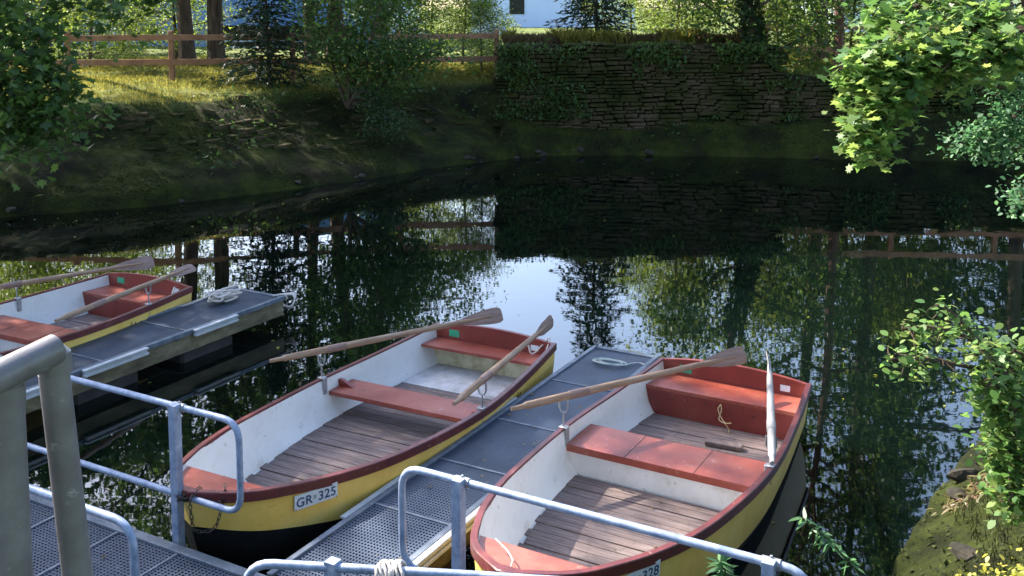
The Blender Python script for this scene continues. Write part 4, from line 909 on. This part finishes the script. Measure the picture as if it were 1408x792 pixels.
# ---------------------------------------------------------------- stone walls
def wall(name,label,path,z0,z1,course,seed,thick=.35,back=.5,prob=1.0,zvar=.0,cat='stone wall'):
    q=random.Random(seed); t=thing(name,label,cat,(path[0][0],path[0][1],z0)); o_=Vector((path[0][0],path[0][1],z0))
    segs=[(Vector((*path[i],0)),Vector((*path[i+1],0))) for i in range(len(path)-1)]
    tot=[(b-a).length for a,b in segs]; LT=sum(tot)
    def pt(s):
        for (a,b),l in zip(segs,tot):
            if s<=l or l is tot[-1]: d=(b-a).normalized(); return a+d*s,d
            s-=l
        return segs[-1][1],d
    m=MB(); z=z0
    while z<z1:
        ch=course*q.uniform(.6,1.5); s=-q.uniform(0,.2)
        while s<LT:
            ln=q.uniform(.10,.45)*(1.3 if ch>course else 1)
            if q.random()<prob and z+ch< z1+q.uniform(-.12,.10):
                p,d=pt(min(max(s+ln/2,0),LT)); nrm=Vector((d.y,-d.x,0)); dep=q.uniform(-.02,.025)+ .10*(1-(z-z0)/(z1-z0))
                c=p+nrm*(dep)+Vector((0,0,z+ch/2+q.uniform(-.014,.014)+.035*math.sin(s*1.3+z*2)+.02*math.sin(s*3.1+z*5)))-o_
                T=Matrix.Translation(c)@Matrix.Rotation(math.atan2(d.y,d.x)+q.uniform(-.05,.05),4,'Z')@Matrix.Rotation(q.uniform(-.03,.03),4,'Y')
                hx,hy,hz=(ln-.012)/2,thick/2,(ch-.012)/2; jb=lambda k:q.uniform(-k,k)
                v=[]
                for zz_ in(-hz,hz):
                    for xx,yy in((-hx,-hy*.8),(-hx*.85,-hy),(hx*.85,-hy),(hx,-hy*.8),(hx,hy),(-hx,hy)): v.append(T@Vector((xx+jb(.01),yy+jb(.012),zz_*(1 if abs(yy)<hy or yy>0 else .78)+jb(.008))))
                f=[(5,4,3,2,1,0),(6,7,8,9,10,11)]+[(i,(i+1)%6,6+(i+1)%6,6+i) for i in range(6)]
                m.add(v,f)
            s+=ln
        z+=ch
    m.build('stonework',M['stone'],t,smooth=False)
    if back:
        m=MB()
        for a,b in segs:
            d=(b-a).normalized(); nrm=Vector((-d.y,d.x,0)); c=(a+b)/2+nrm*(back/2+.05); m.box((0,0,0),(1,1,1),M4=Matrix.Translation(Vector((c.x,c.y,(z0+z1-.06)/2))-o_)@Matrix.Rotation(math.atan2(d.y,d.x),4,'Z')@Matrix.Diagonal(((b-a).length,back,z1-.06-z0,1)))
        m.build('core',M['stoneback'],t,smooth=False)
    return t
wall('stone_wall','tall mossy dry stone retaining wall in the middle of the far shore',[(-.30,25.95),(1.6,26.15),(5.4,26.1),(6.75,25.85)],.2,2.80,.085,3,thick=.4,back=.55)
wall('low_stone_wall','low dark stone wall on the right under the wooden fence',[(6.7,25.95),(9.2,25.75),(12.6,25.85),(15.6,24.6)],.3,2.02,.095,5,thick=.4,back=.5)
q=random.Random(8); m=MB(); path=[Vector((-10.0,20.9,0)),Vector((-7.5,21.5,0)),Vector((-5.0,23.2,0)),Vector((-3.1,25.0,0)),Vector((-1.0,26.6,0))]
for k in range(95):
    i_=q.randrange(4); a,b=path[i_],path[i_+1]; d=(b-a).normalized(); p=a.lerp(b,q.random())+Vector((d.y,-d.x,0))*q.gauss(.15,.45)
    z=gz_(p.x,p.y); ln,th=q.uniform(.10,.42),q.uniform(.04,.10); T=Matrix.Translation((p.x,p.y,z-th*.12))@Matrix.Rotation(math.atan2(d.y,d.x)+q.uniform(-.25,.25),4,'Z')@Matrix.Rotation(q.uniform(-.12,.12),4,'Y')
    jb=lambda w:q.uniform(-w,w); v=[T@Vector((x*ln/2+jb(.03),y*.11+jb(.03),zz*th/2+jb(.012))) for x,y,zz in ((-1,-1,-1),(1,-1,-1),(1,1,-1),(-1,1,-1),(-1,-1,1),(1,-1,1),(1,1,1),(-1,1,1))]
    m.add(v,[(3,2,1,0),(4,5,6,7),(0,1,5,4),(1,2,6,5),(2,3,7,6),(3,0,4,7)])
tag(m.build('bank_stones',M['stone'],smooth=False),'loose flat stones half buried in the left mossy bank','stones',kind='stuff')
n=26000; X=rng.uniform(-.45,15,n); Zv=rng.uniform(.9,2.85,n); yw=np.interp(X,[-.3,1.6,5.4,6.75,9.2,12.6,15.6],[25.95,26.15,26.1,25.85,25.75,25.85,24.6])
hang=vnoise(X,Zv*0,1.6,31)*1.5-.55; k=(rng.random(n)<.75*np.clip((vnoise(X,Zv,.9,33)+.5*vnoise(X,Zv,3,35)-.78)*5,0,1)+.8*(Zv>2.78-hang)*rng.random(n))&~((X>6.7)&(Zv>2.1)); X,Zv,yw=X[k],Zv[k],yw[k]; n=len(X)
o=link('wall_creepers',scatter(QUAD,np.stack([X,yw-.27-rng.random(n)*.16,Zv],1),frames(n,-.1,np.stack([rng.normal(size=n)*.5,-.4+0*X,-1+0*X],1)),.085*rng.uniform(.4,1.4,n)),M['leaf']); tag(o,'dark creepers and moss hanging over the old stone walls','creepers',kind='stuff')
# rocks along the water
q=random.Random(12); m=MB()
def rock(m,c,s,q):
    import bmesh
    bm=bmesh.new(); bmesh.ops.create_icosphere(bm,subdivisions=2,radius=1)
    sx_,sy_,sz_=s*q.uniform(.7,1.4),s*q.uniform(.6,1.1),s*q.uniform(.35,.7); a=q.uniform(0,3.1); off=[(q.gauss(0,1),q.gauss(0,1),q.gauss(0,1),q.uniform(.55,.9)) for _ in range(7)]
    vs=[]
    for v in bm.verts:
        p=v.co.copy()
        for ox,oy,oz,cut in off:
            nn=Vector((ox,oy,oz)).normalized(); d=p.dot(nn)
            if d>cut: p-=nn*(d-cut)
        x,y,z=p.x*sx_,p.y*sy_,p.z*sz_; vs.append((c[0]+x*math.cos(a)-y*math.sin(a),c[1]+x*math.sin(a)+y*math.cos(a),c[2]+z))
    m.add(vs,[tuple(v.index for v in f.verts) for f in bm.faces]); bm.free()
for i in range(130):
    k=q.randrange(len(PS)); p=PS[k]+(PS[(k+1)%len(PS)]-PS[k])*q.random()
    if p[1]<15: continue
    rock(m,(p[0]+q.uniform(-.15,.15),p[1]+q.uniform(-.05,.35),q.uniform(-.02,.14)),q.uniform(.04,.15),q)
tag(m.build('shore_rocks',M['rock'],smooth=False),'small dark rocks along the far waterline','rocks',kind='stuff')
for i,(x,y,s,lb) in enumerate([(2.80,6.0,.10,'squared brown rock at the water edge in the lower right corner'),(3.25,7.1,.08,'grey rock under the dry tuft on the right bank'),(3.45,7.45,.11,'larger brown rock at the right bank behind the dry tuft'),(4.0,8.3,.09,'pale edged rock farthest along the right bank')]):
    m=MB(); rock(m,(0,0,0),s,q); o=m.build('rock',M['rock'],smooth=False); o.location=(x,y,max(.03,gz_(x,y)+.03)); tag(o,lb,'rock','rocks on the right bank')
# dry tuft and yellow flowers on the right bank
t=np.array([(3.3,7.0),(3.22,6.95),(3.38,7.1)]); n=150; P=np.zeros((n,3)); P[:,:2]=t[rng.integers(0,3,n)]+rng.normal(size=(n,2))*.09; Z,_=hgt(P[:,0],P[:,1]); P[:,2]=np.maximum(Z,.02)+.04
D=np.stack([rng.normal(size=n)*.6-.4,rng.normal(size=n)*.6-.5,-rng.random(n)],1); tag(link('dry_tuft',scatter(LANCE,P,frames(n,.3,D),.075*rng.uniform(.5,1.2,n)),M['drygrass']),'dry straw coloured tuft hanging over the water on the right bank','plant',kind='stuff')
n=420; X=rng.normal(2.72,.12,n);Y=rng.normal(5.0,.3,n); Z,_=hgt(X,Y); tag(link('yellow_leaves',scatter(OVAL,np.stack([X,Y,Z+.10],1)+rng.normal(size=(n,3))*.04,frames(n,.6),.035*rng.uniform(.6,1.3,n)),M['goldleaf']),'yellow green leafy weed beside the bush at the right edge','plant')

# ---------------------------------------------------------------- fences
def fence(label,posts,rz_,group='brown timber fences'):
    t=thing('timber_fence',label,'fence',(posts[0][0],posts[0][1],posts[0][2]),0,group); o_=Vector(posts[0])
    for (x,y,z) in posts:
        m=MB(); m.box(Vector((x,y,z+.58))-o_,(.13,.13,1.34),bev=.012); m.build('post',M['fence'],t,smooth=False)
    for h in rz_:
        m=MB()
        for a,b in zip(posts[:-1],posts[1:]):
            A_=Vector(a)+Vector((0,-.09,h));B__=Vector(b)+Vector((0,-.09,h)); d=B__-A_; T=Matrix.Translation((A_+B__)/2-o_)@d.to_track_quat('X','Z').to_matrix().to_4x4()
            m.box((0,0,0),(d.length+.02,.05,.15),M4=T)
        m.build('rail',M['fence'],t,smooth=False)
def P_(x,D,y=None): p=at(x,y,D); return (p.x,p.y,p.z)
fence('brown two rail timber fence on the left bank ending at the tall wall',[P_(-60,26.6,110),P_(95,26.4,110),P_(237,26.2,109),P_(403,27.0,107),P_(548,27.7,105),P_(683,28.0,103)],(1.08,.45))
z=2.05; fence('brown timber fence on the right above the low stone wall, behind the maple',[(7.0,28.2,z),(8.0,28.2,z),(10.6,28,z),(13.4,27.8,z),(16.2,27.4,z),(19,27,z)],(1.12,.5))

# ---------------------------------------------------------------- buildings far behind
def building(name,label,x0,x1,y0,dep,z0,z1,wm_,feat):
    t=thing(name,label,'building',((x0+x1)/2,y0,z0)); W=x1-x0; H=z1-z0
    m=MB(); m.box((0,dep/2,H/2),(W,dep,H)); m.build('wall',M[wm_],t,smooth=False)
    m=MB(); m.add([(-W/2-.3,-.4,H+.002),(W/2+.3,-.4,H+.002),(W/2+.3,dep+.4,H+.002),(-W/2-.3,dep+.4,H+.002),(-W/2-.3,dep/2,H+1.3),(W/2+.3,dep/2,H+1.3)],[(0,1,5,4),(2,3,4,5),(0,4,3),(1,2,5),(3,2,1,0)]); m.build('roof',M['roof'],t,smooth=False)
    for nm,x,z,w_,h_,mm,d_ in feat:
        m=MB(); m.box((x-(x0+x1)/2,-d_/2-.003,z-z0),(w_,d_,h_)); m.build(nm,M[mm],t,smooth=False)
building('blue_hall','blue clad hall behind the left trunks with a dark opening low in its wall',-21,-5.2,44,14,1.7,6.2,'bluewall',
 [('opening',-9.7,2.45,6.0,.95,'darkglass',.04),('rail',-9.7,2.25,6.0,.06,'whitewall',.10),('rail',-9.7,1.98,6.0,.07,'whitewall',.10),('trim',-14.1,4.0,.35,4.4,'whitewall',.06),('trim',-5.3,4.0,.3,4.4,'whitewall',.06)])
building('white_house','pale white house seen through the gap above the tall wall',-2.5,7.5,62,9,1.9,5.4,'whitewall',[('window',0.3,3.9,.9,1.2,'darkglass',.04),('window',4.6,3.9,.9,1.2,'darkglass',.04)])
building('cream_house','pale house behind the trees at the upper right',19,36,60,9,1.9,6.0,'whitewall',[('window',23,3.9,1.0,1.2,'darkglass',.04),('window',30,3.9,1.0,1.2,'darkglass',.04)])

# ---------------------------------------------------------------- small litter
n=420; X=rng.uniform(-9,9,n);Y=rng.uniform(4.5,24,n); D=sdist(X,Y); k=(D<-.05)&((D>-1.6)|(rng.random(n)<.35)); X,Y=X[k],Y[k]; n=len(X)
tag(link('floating_leaves',scatter(OVAL,np.stack([X,Y,np.full(n,.006)],1),frames(n,14),.045*rng.uniform(.4,1.3,n)),M['goldleaf']),'small fallen leaves and specks floating on the pond','fallen leaves',kind='stuff')
P=[]
for b_ in (B1,B2,B3):
    for _ in range(26):
        x=rng.uniform(.8,3.1); y=rng.uniform(-.5,.5)*(1 if x<2.3 else .55)
        if 1.30<x<1.86: continue
        p=w2(b_,x,y,.135); P.append(tuple(p))
for _ in range(90):
    u_=rng.uniform(4.5,8.8); dd=int(rng.integers(0,3)); v_=[rng.uniform(-4.0,-3.45),rng.uniform(-8.65,-8.0),0][dd]
    p=uv(u_,v_,DZ+.004) if dd<2 else uv(rng.uniform(3.3,4.2),rng.uniform(-7,1),DZ+.004); P.append(tuple(p))
P=np.array(P); tag(link('leaf_litter',scatter(OVAL,P,frames(len(P),6),.035*rng.uniform(.4,1.2,len(P))),M['drygrass']),'dry leaf bits lying on the floorboards of the boats and on the jetties','leaf litter',kind='stuff')
